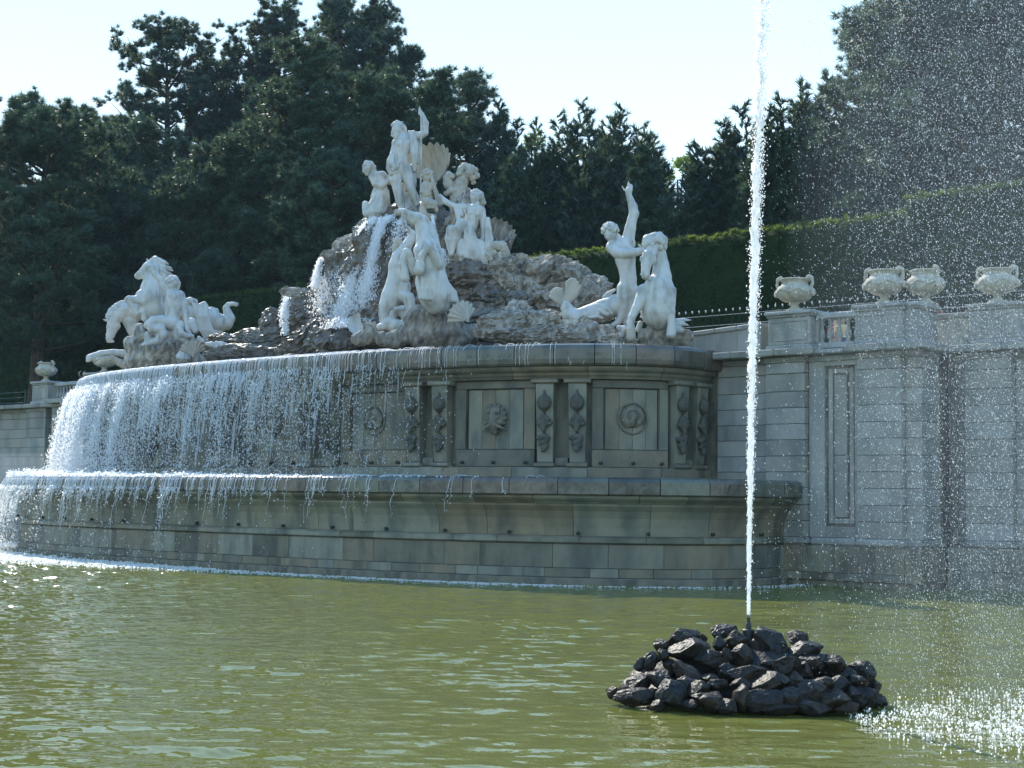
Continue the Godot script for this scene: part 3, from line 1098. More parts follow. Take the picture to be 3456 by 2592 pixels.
# ------------------------------------------------------------------ rocks
func ball(n: int) -> MB:
	# a cube blown up to a ball, with shared corners per face grid
	var m := MB.new()
	var key := {}
	for f in 6:
		var ax := f / 2
		var s := 1.0 if f % 2 == 0 else -1.0
		for i in n:
			for j in n:
				var q := []
				for w: Array in [[0, 0], [1, 0], [1, 1], [0, 1]]:
					var p := Vector3.ZERO
					p[ax] = s
					p[(ax + 1) % 3] = -1.0 + 2.0 * (i + int(w[0])) / n
					p[(ax + 2) % 3] = -1.0 + 2.0 * (j + int(w[1])) / n
					var d := p.normalized()
					var kk := Vector3i((p * 1000.0).round())
					if not key.has(kk):
						key[kk] = m.v.size()
						m.v.append(d)
					q.append(key[kk])
				if s > 0:
					m.ix.append_array(PackedInt32Array([q[0], q[2], q[1], q[0], q[3], q[2]]))
				else:
					m.ix.append_array(PackedInt32Array([q[0], q[1], q[2], q[0], q[2], q[3]]))
	return m


func rock(size: Vector3, salt: int, n := 8, cuts := 7, layers := 0.0, grain := 1.0) -> MB:
	var m := ball(n)
	var rg := RandomNumberGenerator.new()
	rg.seed = salt * 77 + 5
	var planes := []
	for i in cuts:
		planes.append([Vector3(rg.randf_range(-1, 1), rg.randf_range(-0.7, 1), rg.randf_range(-1, 1)).normalized(), rg.randf_range(0.55, 0.85)])
	for i in m.v.size():
		var d := m.v[i]
		var p := d * (1.0 + 0.30 * noise.get_noise_3d(d.x * 0.8 + salt, d.y * 0.8, d.z * 0.8))
		for q: Array in planes:
			var nn: Vector3 = q[0]
			var over := p.dot(nn) - float(q[1])
			if over > 0.0:
				p -= nn * over * 0.9
		p += d * grain * (0.17 * noise.get_noise_3d(d.x * 3.2, d.y * 3.2 + salt, d.z * 3.2) + 0.09 * noise.get_noise_3d(d.x * 8.0, d.y * 8.0, d.z * 8.0 + salt))
		if layers > 0.0:
			var yy := p.y * size.y / layers
			var st: float = absf(fposmod(yy + 0.2 * noise.get_noise_2d(p.x * 2.0, p.z * 2.0 + salt), 1.0) - 0.5) * 2.0
			var h := Vector3(p.x, 0, p.z)
			p -= h * 0.10 * smoothstep(0.6, 1.0, st)
		m.v[i] = p * size
	smooth(m)
	return m


# boulders measured in the photograph: centre x, y, half width, half height, distance z, kind
func build_rocks() -> void:
	var o := thing("rock_mound", Vector3(0, 7.0, -1.0))
	tag(o, "heaped rugged rock mound carrying the standing figure above the upper basin", "rocks")
	var list := [
		[1325, 775, 95, 75, -2.0, "wetrock", 0.0], [1250, 800, 60, 75, -1.6, "wetrock", 0.0], [1285, 880, 110, 110, -1.6, "wetrock", 0.4], [1210, 930, 95, 90, -1.9, "wetrock", 0.0], [1340, 960, 110, 130, -1.4, "wetrock", 0.4],
		[1190, 1040, 110, 110, -1.8, "wetrock", 0.0], [1290, 1080, 130, 100, -1.0, "wetrock", 0.4], [1420, 860, 90, 130, -1.6, "wetrock", 0.0], [1440, 760, 75, 70, -2.0, "rock", 0.0],
		[1180, 842, 60, 40, -2.2, "rock", 0.0], [1128, 868, 44, 22, -1.6, "rock", 0.15], [1150, 905, 45, 40, -1.9, "wetrock", 0.0], [1110, 950, 50, 60, -2.2, "wetrock", 0.0],
		[1080, 1040, 80, 60, -2.0, "wetrock", 0.3], [1010, 1055, 55, 62, -1.6, "rock", 0.3], [1050, 1110, 80, 50, -1.6, "wetrock", 0.3], [1120, 1130, 80, 60, -1.4, "wetrock", 0.0],
		[1005, 992, 52, 20, -1.4, "rock", 0.0], [1050, 992, 40, 20, -1.7, "rock", 0.0], [965, 985, 22, 18, -1.2, "rock", 0.0], [1030, 1020, 60, 22, -1.6, "rock", 0.0],
		[1585, 905, 95, 50, -0.8, "rock", 0.25], [1600, 950, 110, 55, -0.6, "wetrock", 0.3], [1560, 1010, 130, 60, -0.6, "wetrock", 0.3], [1650, 1010, 100, 60, -0.7, "wetrock", 0.3], [1600, 1075, 150, 65, 0.0, "wetrock", 0.35],
		[1680, 900, 55, 45, -1.2, "rock", 0.0], [1700, 960, 60, 60, -1.2, "rock", 0.0], [1545, 945, 40, 40, -0.4, "rock", 0.0], [1545, 985, 30, 22, -0.3, "rock", 0.0],
		[1500, 800, 90, 100, -1.9, "wetrock", 0.0], [1560, 780, 80, 110, -2.0, "rock", 0.0], [1640, 820, 80, 90, -1.9, "rock", 0.0],
		[1790, 940, 70, 70, -2.6, "rock", 0.0], [1850, 930, 95, 75, -2.8, "rock", 0.0], [1800, 1010, 100, 90, -2.4, "rock", 0.4], [1920, 960, 70, 60, -2.6, "rock", 0.0], [1935, 925, 55, 35, -2.8, "rock", 0.0], [1900, 1030, 120, 80, -2.4, "rock", 0.4], [1995, 975, 70, 40, -2.8, "rock", 0.0], [2010, 1030, 70, 60, -2.6, "rock", 0.0], [1990, 945, 45, 22, -2.8, "rock", 0.2],
		[1745, 905, 40, 45, -2.0, "rock", 0.0], [1725, 1040, 75, 50, -0.8, "wetrock", 0.3], [1705, 1085, 75, 55, 0.8, "rock", 0.3],
		[1740, 1060, 52, 48, 1.0, "rock", 0.0], [1735, 1110, 110, 50, 1.6, "rock", 0.25], [1850, 1090, 75, 42, 1.2, "rock", 0.0], [1830, 1130, 95, 36, 2.0, "rock", 0.25], [1960, 1120, 70, 40, 1.2, "rock", 0.0], [1985, 1100, 34, 30, 1.0, "rock", 0.0], [2040, 1135, 60, 32, 1.4, "rock", 0.0], [1930, 1145, 80, 22, 2.2, "rock", 0.0], [2085, 1150, 60, 20, 1.6, "rock", 0.0],
		[930, 1105, 55, 50, -1.6, "wetrock", 0.0], [900, 1150, 90, 42, -0.8, "wetrock", 0.2], [985, 1135, 60, 40, -1.4, "wetrock", 0.0], [840, 1150, 80, 35, -1.0, "wetrock", 0.25], [780, 1165, 80, 34, -0.4, "wetrock", 0.25], [800, 1190, 110, 24, 0.4, "wetrock", 0.0], [870, 1195, 90, 26, 0.4, "wetrock", 0.0], [740, 1200, 60, 16, 0.8, "wetrock", 0.0],
		[1050, 1150, 85, 60, -0.2, "wetrock", 0.0], [1110, 1160, 70, 50, 0.0, "wetrock", 0.0], [1160, 1165, 60, 40, 0.2, "wetrock", 0.0], [985, 1205, 24, 14, 1.4, "wetrock", 0.0], [1085, 1198, 22, 14, 1.6, "wetrock", 0.0], [1000, 1180, 60, 30, 0.4, "wetrock", 0.0]]
	var base := o.position
	var i := 0
	for q: Array in list:
		i += 1
		var p := at_b(q[0], q[1], q[4])
		var k := per_px(p)
		var rx: float = q[2] * k * 1.18
		var ry: float = q[3] * k * 1.22
		var rz: float = minf(rx, ry * 1.3) * 0.95
		part(o, "boulder", facets(rock(Vector3(rx, ry, rz), i, 15, 8, q[6])).mesh(), M["%s%d" % [q[5], i % 4]], p - base, Basis(Vector3.UP, deg_to_rad(40)))
	# hidden bulk that the boulders lean on
	part(o, "rock_heart", rock(Vector3(7.5, 2.6, 1.6), 90, 10, 5).mesh(), M.wetrock1, Vector3(-1.2, 0.6, -2.2))
	part(o, "rock_heart", rock(Vector3(3.2, 5.0, 1.7), 91, 10, 5).mesh(), M.wetrock0, Vector3(0.4, 1.6, -1.7))


# ------------------------------------------------------------------ statues
const CROPS := {"a": [1150.0, 330.0, 3.6867], "b": [1150.0, 680.0, 3.3183], "c": [250.0, 820.0, 3.6867], "d": [1800.0, 580.0, 2.765], "e": [900.0, 780.0, 3.6867]}


class Fig:
	var node: Node3D
	var px := 0.0
	var py := 0.0
	var k := 1.0
	var lean := 0.0
	var crop := []

	func pt(x: float, y: float, z: float) -> Vector3:
		var s: float = crop[2]
		var dx: float = crop[0] + x / s - px
		var dy: float = py - (crop[1] + y / s)
		return Vector3((dx - lean * dy) * k, dy * k, z / s * k)

	func bones(spec: Array) -> Array:
		# every entry is a chain of x, y, z, radius; one link alone is a ball
		var out := []
		var s: float = crop[2]
		for c: Array in spec:
			var n := c.size() / 4
			for i in maxi(1, n - 1):
				var j := mini(i + 1, n - 1)
				var a := pt(c[i * 4], c[i * 4 + 1], c[i * 4 + 2])
				var b := pt(c[j * 4], c[j * 4 + 1], c[j * 4 + 2])
				out.append(PackedFloat32Array([a.x, a.y, a.z, c[i * 4 + 3] / s * k, b.x, b.y, b.z, c[j * 4 + 3] / s * k]))
		return out


func fig(called: String, crop: String, px: float, py: float, b: float, label: String, category: String) -> Fig:
	var f := Fig.new()
	var p := at_b(px, py, b)
	f.node = thing(called, p, atan2(cam_at.x - p.x, cam_at.z - p.z))
	f.px = px
	f.py = py
	f.k = per_px(p)
	f.lean = 0.0125 + (MX - px) * 1.54e-5
	f.crop = CROPS[crop]
	tag(f.node, label, category)
	return f


func carve(f: Fig, called: String, spec: Array, blend: float, cell: float, m: Material, rough := 0.0, freq := 2.5) -> MeshInstance3D:
	var s: float = f.crop[2]
	var b := body(f.bones(spec), 0.42 * blend / s * f.k, cell * 0.8 / s * f.k)
	if rough > 0.0:
		roughen(b, rough / s * f.k, freq)
	return part(f.node, called, b.mesh(), m)


func scallop(radius: float, spread: float, ribs: int, depth: float, curl: float, thick := 0.05) -> MB:
	# a ribbed fan shell: hinge at the origin, fan along +y, hollow side towards +z
	var nr := 12
	var na := ribs * 6
	var front := PackedVector3Array()
	var back := PackedVector3Array()
	for i in nr + 1:
		for j in na + 1:
			var t := j / float(na)
			var r := i / float(nr)
			var a := (t - 0.5) * spread
			var w := cos(t * ribs * TAU)
			var rr := radius * (0.06 + 0.94 * r) * (1.0 - 0.045 * r * r * w) * (1.0 - 0.12 * pow(absf(t - 0.5) * 2.0, 3.0))
			var z := radius * depth * (r * r * (0.35 + curl * r) + 0.9 * pow(absf(t - 0.5) * 2.0, 2.0) * r * 0.6) - radius * 0.030 * w * r
			front.append(Vector3(sin(a) * rr, cos(a) * rr, z))
			back.append(Vector3(sin(a) * rr, cos(a) * rr, z - thick))
	var m := sheet(front, nr + 1, na + 1)
	var k := sheet(back, nr + 1, na + 1)
	# face each sheet outwards and close the rim
	for s: MB in [m, k]:
		var want := 1.0 if s == m else -1.0
		if s.n[s.n.size() / 2].z * want < 0.0:
			for t in range(0, s.ix.size(), 3):
				var q := s.ix[t + 1]
				s.ix[t + 1] = s.ix[t + 2]
				s.ix[t + 2] = q
			smooth(s)
	m.add(k)
	var c := na + 1
	for j in na:
		var a := nr * c + j
		m.quad(back[a + 1], back[a], front[a], front[a + 1])
	return m


func towards(hinge: Vector3, tip: Vector3, face: Vector3) -> Basis:
	var y := (tip - hinge).normalized()
	var x := y.cross(face).normalized()
	return Basis(x, y, x.cross(y).normalized())


func lone_shell(crop: String, hx: float, hy: float, tx: float, ty: float, tz: float, b: float, face: Vector3, spread: float, ribs: int, depth: float, curl: float, m: Material, label: String) -> void:
	var c: Array = CROPS[crop]
	var f := fig("scallop_shell", crop, c[0] + hx / c[2], c[1] + hy / c[2], b, label, "stone shell")
	f.node.set_meta("group", "carved scallop shells")
	var tip := f.pt(tx, ty, tz)
	part(f.node, "shell", scallop(tip.length(), spread, ribs, depth, curl, tip.length() * 0.05).mesh(), m, Vector3.ZERO, towards(Vector3.ZERO, tip, face))
	var hinge := MB.new()
	hinge.tube([tip.normalized() * tip.length() * -0.10, Vector3.ZERO, tip.normalized() * tip.length() * 0.10], [tip.length() * 0.05, tip.length() * 0.10, tip.length() * 0.07], 9)
	part(f.node, "hinge", hinge.mesh(), m)


func build_statues() -> void:
	var mw: Material = M.marble
	var mo: Material = M.marble_old
	# ---- the bearded standing figure with a staff
	var f := fig("statue", "a", 1395, 715, -1.75, "tall standing bearded marble man holding up a thin staff, highest on the rocks", "statue")
	carve(f, "figure", [
		[712, 350, 10, 72, 700, 400, 25, 66, 690, 445, 35, 45], [636, 425, 45, 10, 632, 447, 50, 13], [668, 395, 60, 16], [652, 395, 55, 14],
		[745, 440, 0, 52, 790, 500, -5, 62], [790, 490, 0, 60, 895, 455, -25, 62], [760, 500, 10, 60, 690, 565, 25, 58],
		[775, 545, 15, 105, 770, 600, 20, 108, 745, 720, 18, 92, 735, 830, 15, 100, 745, 900, 12, 105], [730, 590, 95, 38], [830, 570, 85, 40],
		[688, 565, 20, 48, 655, 680, 30, 40, 630, 760, 60, 32],
		[900, 450, -20, 60, 985, 455, -10, 50, 1048, 420, 10, 44, 1055, 300, 15, 42, 1025, 215, 10, 30, 1003, 175, 8, 28], [1000, 180, 8, 28, 985, 130, 5, 20], [985, 135, 5, 10, 983, 82, 4, 8], [998, 140, 12, 10, 975, 110, 12, 8], [1012, 160, 14, 11, 992, 185, 26, 9], [975, 150, 20, 10, 968, 185, 20, 9],
		[690, 900, 15, 84, 685, 1030, 30, 76, 705, 1140, 35, 60, 735, 1270, 15, 58, 765, 1390, 15, 40, 740, 1420, 40, 36],
		[800, 880, 15, 84, 840, 1010, 30, 74, 865, 1125, 45, 58, 925, 1250, 20, 54, 968, 1370, 15, 36, 985, 1410, 40, 34]], 9.0, 9.0, mw)
	carve(f, "hair", [[650, 330, 20, 26, 700, 305, 30, 32, 750, 320, 20, 34, 785, 370, 0, 36, 795, 430, -5, 32, 812, 470, 0, 20], [640, 350, 30, 18, 700, 340, 60, 22, 760, 370, 45, 26], [640, 470, 40, 18, 685, 485, 45, 36, 710, 520, 45, 26, 722, 548, 45, 12], [700, 460, 50, 30], [735, 480, 30, 26]], 6.0, 8.0, mw, 9.0, 9.0)
	carve(f, "drapery", [
		[860, 430, 30, 34, 875, 560, 65, 34, 900, 690, 60, 38, 915, 800, 40, 34, 915, 900, 20, 28], [905, 425, 10, 36, 925, 560, 30, 36, 945, 690, 20, 34, 945, 790, 5, 30], [885, 430, 30, 24, 900, 600, 65, 22, 925, 780, 50, 20],
		[960, 520, -20, 22, 975, 640, -20, 20, 960, 780, -20, 26],
		[640, 720, 60, 34, 605, 800, 60, 34, 600, 890, 60, 36, 640, 960, 70, 36, 710, 940, 80, 34, 755, 850, 85, 28, 790, 790, 80, 20], [650, 740, 70, 30, 640, 850, 95, 36, 680, 890, 100, 34, 740, 810, 100, 26], [625, 780, 70, 20, 650, 920, 100, 22, 720, 880, 115, 18],
		[720, 950, 80, 30, 735, 1050, 70, 24, 745, 1120, 60, 14],
		[900, 850, -20, 44, 905, 1000, -30, 40, 890, 1130, -40, 46, 860, 1280, -50, 60, 850, 1400, -50, 80], [930, 900, -20, 24, 915, 1080, -20, 26, 870, 1250, -20, 28, 900, 1410, -20, 36], [800, 1200, -30, 40, 810, 1300, -20, 40, 820, 1410, -10, 50], [770, 1080, -40, 30, 785, 1250, -30, 34]], 6.0, 9.0, mw, 5.0, 5.0)
	var staff := MB.new()
	staff.tube([f.pt(1002, 190, 30), f.pt(1000, 700, 55), f.pt(992, 1300, 70)], [0.035, 0.035, 0.035], 8)
	part(f.node, "staff", staff.mesh(), mw)
	carve(f, "plinth", [[700, 1440, 20, 50, 990, 1440, 20, 50], [820, 1470, -20, 90]], 14.0, 14.0, mo, 12.0, 4.0)
	# ---- kneeling woman on the left
	f = fig("statue", "a", 1285, 712, -1.45, "kneeling draped marble woman at the left hand of the standing man", "statue")
	carve(f, "figure", [
		[345, 865, 10, 68, 325, 905, 25, 55, 325, 950, 35, 30], [285, 925, 45, 10, 282, 940, 48, 12], [385, 910, 0, 44, 420, 960, 0, 52], [400, 985, 20, 56, 520, 960, -10, 60], [450, 990, 5, 82, 485, 1070, 5, 88, 510, 1150, 0, 78], [430, 1050, 70, 36],
		[395, 1000, 30, 46, 430, 1080, 60, 44, 510, 1110, 70, 42, 560, 1060, 60, 34, 605, 990, 40, 26], [605, 985, 40, 22, 585, 965, 45, 14], [545, 970, -20, 46, 590, 1030, -30, 38, 640, 1050, -20, 26]], 9.0, 9.0, mw)
	carve(f, "hair", [[290, 860, 10, 26, 320, 815, 20, 34, 375, 820, 10, 36, 410, 860, -10, 32, 425, 905, -15, 24], [300, 840, 40, 24, 370, 850, 50, 28]], 6.0, 8.0, mw, 8.0, 10.0)
	var folds := [[520, 1150, 0, 70, 490, 1260, 0, 110, 460, 1400, 0, 140], [310, 1330, 0, 45, 310, 1400, 10, 45], [330, 1440, 10, 60, 560, 1440, 10, 60], [420, 1140, -10, 20, 400, 1230, 0, 30]]
	for i in 10:
		var t := i / 9.0
		folds.append([lerpf(430, 590, t), 1170 + 20 * sin(i * 2.0), 60 * sin(t * PI), 16, lerpf(370, 600, t), 1310, 105 * sin(t * PI), 20, lerpf(330, 590, t) + 8 * sin(i * 3.0), 1440, 125 * sin(t * PI), 24])
	carve(f, "drapery", folds, 6.0, 9.0, mw)
	# ---- the big fan shell standing behind
	lone_shell("a", 1155, 1060, 1205, 620, -60, -2.9, Vector3(-0.55, 0.12, 0.9), 2.6, 11, 0.60, 0.35, mo, "big upright fan shell just behind the standing man with the staff")
	# ---- child with a horn
	f = fig("statue", "a", 1440, 705, -1.5, "marble child blowing a horn below the big upright fan shell", "statue")
	carve(f, "figure", [[1075, 955, 20, 68, 1085, 1000, 30, 58], [1075, 1040, 10, 50, 1070, 1110, 10, 78, 1075, 1200, 10, 80], [1040, 1090, 30, 40, 1010, 1180, 50, 34], [1110, 1080, 30, 38, 1130, 1140, 60, 32, 1140, 1080, 80, 26], [1050, 1220, 20, 44, 1030, 1340, 20, 36], [1110, 1220, 20, 44, 1120, 1330, 20, 40]], 9.0, 9.0, mo)
	carve(f, "hair", [[1020, 930, 30, 24, 1070, 910, 50, 30, 1130, 930, 30, 24], [1020, 970, 40, 22, 1080, 950, 80, 22, 1135, 975, 40, 22], [1040, 900, 10, 20, 1110, 905, 10, 22]], 6.0, 9.0, mo, 10.0, 9.0)
	var horn := MB.new()
	horn.tube([f.pt(1128, 985, 70), f.pt(1150, 1080, 85), f.pt(1185, 1190, 80), f.pt(1215, 1280, 60), f.pt(1225, 1340, 50)], [0.05, 0.07, 0.09, 0.13, 0.16], 10)
	part(f.node, "horn", horn.mesh(), mo)
	var ropes := []
	for i in 9:
		var x := 1005 + i * 15
		ropes.append([x, 1080, 70 - absf(i - 4) * 8, 12, x - 2, 1190, 78 - absf(i - 4) * 8, 14])
	carve(f, "drapery", ropes, 5.0, 9.0, mo)
	# ---- carved stump with leaves behind the seated woman
	f = fig("carved_stump", "a", 1540, 690, -2.4, "carved stone stump bursting into broad leaves behind the seated woman", "stone carving")
	carve(f, "stem", [[1450, 1340, 0, 110, 1460, 1200, 0, 100, 1490, 1080, 0, 92, 1530, 980, 0, 80], [1310, 1200, 40, 36, 1380, 1170, 60, 44, 1480, 1180, 50, 36], [1340, 1080, 20, 70, 1330, 1000, 20, 60]], 12.0, 11.0, mo, 10.0, 5.0)
	carve(f, "leaves", [[1540, 860, 0, 62], [1500, 890, 40, 50], [1600, 880, 30, 58], [1660, 900, 0, 52], [1690, 960, 10, 42], [1640, 1000, 40, 46], [1600, 940, 60, 56], [1470, 950, 50, 46], [1340, 965, 40, 46], [1390, 990, 50, 40], [1310, 1000, 30, 36], [1650, 1045, 20, 34], [1560, 820, -10, 34], [1640, 860, 0, 32]], 7.0, 9.0, mo, 16.0, 6.0)
	# ---- fish mask spouting water
	f = fig("spouting_mask", "a", 1450, 722, -0.9, "rounded carved fish head with an open dark mouth pouring water", "stone carving")
	carve(f, "head", [[1030, 1340, 0, 50, 1070, 1310, 20, 70, 1150, 1330, 20, 60, 1180, 1400, 10, 40], [1030, 1400, 0, 60], [1040, 1450, 0, 70, 1140, 1490, -10, 60], [1090, 1375, 60, 22, 1150, 1375, 60, 20]], 9.0, 9.0, mo, 5.0, 5.0)
	carve(f, "mouth", [[1085, 1420, 45, 26, 1155, 1425, 45, 24]], 8.0, 9.0, M.wet)
	# ---- seated woman on the right
	f = fig("statue", "a", 1590, 905, -0.5, "seated half draped marble woman on the right of the mound, one arm stretched out", "statue")
	carve(f, "figure", [
		[1690, 1215, 10, 68, 1668, 1250, 20, 52, 1660, 1285, 25, 34], [1622, 1235, 30, 10, 1618, 1195, 30, 12], [1690, 1300, 0, 46, 1680, 1340, 0, 52], [1580, 1360, 5, 54, 1740, 1380, 0, 56], [1655, 1410, 5, 98, 1630, 1500, 5, 88, 1610, 1590, 0, 92], [1610, 1440, 70, 36], [1690, 1450, 70, 36],
		[1545, 1360, 20, 48, 1480, 1370, 40, 46, 1405, 1350, 45, 40, 1310, 1300, 40, 38, 1255, 1245, 35, 28, 1235, 1215, 30, 22], [1752, 1395, 0, 52, 1770, 1500, 0, 46, 1778, 1600, 10, 40, 1772, 1740, 20, 34, 1750, 1790, 30, 26]], 9.0, 9.0, mw)
	carve(f, "hair", [[1640, 1170, 20, 30, 1690, 1155, 20, 36, 1745, 1190, 10, 36, 1760, 1240, 0, 32, 1770, 1290, -10, 40], [1640, 1195, 40, 20, 1720, 1200, 50, 26]], 6.0, 8.0, mw, 8.0, 9.0)
	f.crop = CROPS.b
	carve(f, "legs", [[1400, 300, 10, 72, 1350, 262, 70, 66, 1320, 320, 90, 58, 1290, 430, 70, 50, 1255, 520, 60, 38, 1240, 600, 80, 28], [1300, 330, 40, 66, 1240, 330, 70, 58, 1215, 430, 60, 52, 1225, 530, 50, 38, 1240, 610, 70, 26], [1440, 260, 0, 80]], 9.0, 9.0, mw)
	var dr := [[1290, 60, 50, 30, 1310, 150, 70, 28, 1320, 230, 80, 22], [1330, 50, 50, 26, 1350, 150, 60, 24], [1370, 40, 30, 24, 1390, 120, 40, 20], [1430, 240, 50, 40, 1460, 400, 70, 60, 1480, 560, 70, 70, 1520, 640, 60, 60], [1560, 480, 40, 60, 1590, 600, 40, 70, 1600, 680, 40, 60], [1360, 480, 30, 80, 1380, 600, 30, 90]]
	for i in 9:
		dr.append([1380 + i * 14, 300 + i * 10, 95 - i * 4, 12, 1395 + i * 24, 460 + i * 8, 110 - i * 5, 16, 1400 + i * 28, 640 + i * 6, 110 - i * 6, 20])
	carve(f, "drapery", dr, 6.0, 9.0, mw)
	# jar and flowers beside her
	f = fig("carved_jar", "b", 1660, 905, -0.9, "slender stone jar with carved flowers at the right knee of the seated woman", "stone carving")
	carve(f, "jar", [[1645, 195, 0, 30, 1650, 300, 0, 42, 1660, 420, 0, 50, 1650, 520, 20, 46]], 9.0, 9.0, mw)
	var fl := []
	for i in 18:
		fl.append([1640 + 46 * (i % 4) + 12 * sin(i * 2.1), 590 + 42 * (i / 4) + 10 * cos(i * 1.7), 50 + 20 * sin(i * 3.0), 30])
	fl.append([1660, 560, 20, 44, 1720, 500, 20, 56, 1800, 500, 0, 66, 1850, 580, 0, 50])
	carve(f, "flowers", fl, 5.0, 9.0, mo, 10.0, 8.0)
	lone_shell("b", 1700, 470, 1790, 215, -60, -1.3, Vector3(0.1, 0.25, 1.0), 2.3, 9, 0.5, 0.2, M.rock1, "worn brown fan shell behind the jar at right of the mound")
	# ---- the rearing sea horse in the middle
	f = fig("statue", "b", 1475, 1030, 2.3, "rearing marble sea horse in the middle, head thrown back to the left", "statue")
	carve(f, "horse", [
		[925, 215, -10, 66, 860, 190, 0, 72, 790, 165, 10, 58, 715, 120, 20, 44, 680, 115, 20, 34], [800, 215, 15, 50, 735, 180, 25, 34, 700, 165, 25, 20], [655, 95, 20, 12, 680, 92, 22, 16], [940, 150, -20, 16, 975, 195, -25, 22],
		[900, 240, -10, 80, 930, 330, 0, 92, 950, 430, 10, 112, 975, 540, 20, 150, 1000, 660, 10, 165, 1010, 800, -10, 168], [1030, 300, -30, 40, 1010, 420, -20, 60],
		[880, 560, 70, 70, 905, 640, 70, 60], [1040, 600, 80, 90, 1030, 680, 90, 80],
		[1080, 720, 110, 72, 1050, 640, 150, 62, 1005, 560, 190, 48, 985, 540, 200, 46, 930, 610, 210, 34, 905, 650, 210, 38, 890, 720, 200, 44],
		[830, 780, 80, 60, 790, 680, 120, 52, 755, 600, 150, 44, 735, 590, 150, 42, 705, 660, 150, 36, 690, 730, 140, 38, 715, 800, 130, 44]], 9.0, 9.5, mw)
	carve(f, "hoof", [[890, 730, 200, 54, 880, 800, 200, 62]], 9.0, 9.5, mw)
	carve(f, "hoof", [[715, 790, 130, 46, 722, 880, 125, 54]], 9.0, 9.5, mw)
	var fins := [[1010, 780, -10, 165, 1020, 900, -10, 185, 1060, 1050, -20, 190, 1080, 1120, -20, 150]]
	for i in 8:
		fins.append([1130 + i * 7, 740 + i * 30, 60 - i * 6, 14, 1170 + i * 16, 900 + i * 16, 70 - i * 12, 22, 1190 + i * 16, 1110, 60 - i * 14, 26])
	for i in 4:
		fins.append([860 + i * 45, 830, 120, 16, 870 + i * 45, 1000, 150, 22, 890 + i * 40, 1110, 150, 24])
	carve(f, "fish_body", fins, 7.0, 9.5, mw)
	carve(f, "mane", [[950, 190, -30, 30, 1010, 270, -40, 44, 1050, 370, -40, 40, 1080, 470, -30, 34], [980, 220, -10, 24, 1020, 320, -10, 30, 1050, 430, -10, 26]], 6.0, 9.0, mw, 9.0, 6.0)
	var rein := MB.new()
	rein.tube([f.pt(690, 150, 40), f.pt(685, 220, 50), f.pt(700, 300, 40), f.pt(725, 335, 20), f.pt(745, 315, 0)], [0.03, 0.03, 0.035, 0.04, 0.03], 6)
	part(f.node, "rein", rein.mesh(), mw)
	# ---- the man leaning away behind the horse
	f = fig("statue", "b", 1330, 1060, 1.7, "marble merman bending back beside the rearing horse, seen from behind", "statue")
	carve(f, "figure", [
		[800, 345, 0, 46, 780, 420, 0, 52, 715, 520, 0, 70, 660, 620, 0, 92, 640, 720, 0, 108, 640, 820, 0, 112, 610, 940, 0, 112, 570, 1060, 0, 118, 530, 1170, 0, 105, 500, 1270, 0, 78, 480, 1350, 10, 50],
		[700, 950, 20, 90, 690, 1050, 20, 90], [800, 350, 10, 36, 760, 300, 30, 26, 740, 280, 40, 18]], 10.0, 9.5, mw)
	carve(f, "tail_loops", [[700, 1060, 60, 70, 760, 1090, 80, 68, 780, 1200, 80, 66, 740, 1310, 80, 56, 650, 1230, 90, 40, 590, 1270, 90, 44, 560, 1350, 80, 50], [690, 1210, 110, 38, 620, 1230, 110, 40], [540, 1370, 70, 70, 600, 1400, 80, 80, 700, 1410, 70, 70], [440, 1420, 60, 44, 520, 1400, 70, 50]], 8.0, 9.5, mw, 4.0, 5.0)
	carve(f, "fin", [[640, 440, -20, 50, 620, 500, -20, 44, 600, 540, -20, 30], [660, 470, -10, 44]], 8.0, 10.0, mo, 8.0, 6.0)
	# ---- left group
	f = fig("statue", "c", 560, 1180, 0.0, "rearing marble sea horse of the left group with a flying mane and curled fish tail", "statue")
	carve(f, "horse", [
		[955, 280, 0, 66, 925, 310, 5, 70, 880, 355, 10, 56, 830, 395, 10, 44, 795, 420, 10, 36], [790, 440, 10, 18], [925, 370, 10, 52, 860, 425, 10, 32, 810, 450, 10, 18], [915, 205, 10, 12, 940, 255, 10, 22],
		[1000, 330, 0, 90, 980, 450, 5, 112, 980, 580, 10, 150, 970, 700, 20, 165, 1010, 820, 10, 160, 1080, 900, 0, 140], [860, 680, 60, 90],
		[880, 760, 90, 66, 790, 730, 110, 50, 700, 725, 120, 40, 680, 740, 120, 38, 740, 820, 120, 30, 800, 900, 120, 34],
		[900, 830, 70, 60, 870, 880, 90, 46, 885, 960, 90, 40]], 9.0, 9.5, mw)
	carve(f, "fish_tail", [
		[1100, 880, -20, 140, 1300, 850, -40, 135, 1480, 870, -50, 138, 1650, 910, -50, 138, 1790, 960, -50, 118, 1880, 960, -50, 92, 1925, 900, -50, 72, 1900, 820, -50, 54, 1880, 770, -50, 40, 1910, 725, -50, 32, 1970, 712, -45, 26, 2035, 705, -40, 10],
		[1960, 715, -45, 22, 2010, 735, -40, 16, 2035, 725, -40, 8], [1690, 770, -30, 14, 1770, 805, -20, 22, 1785, 820, -20, 14], [1740, 1110, -20, 60, 1830, 1110, -30, 40]], 9.0, 10.0, mw)
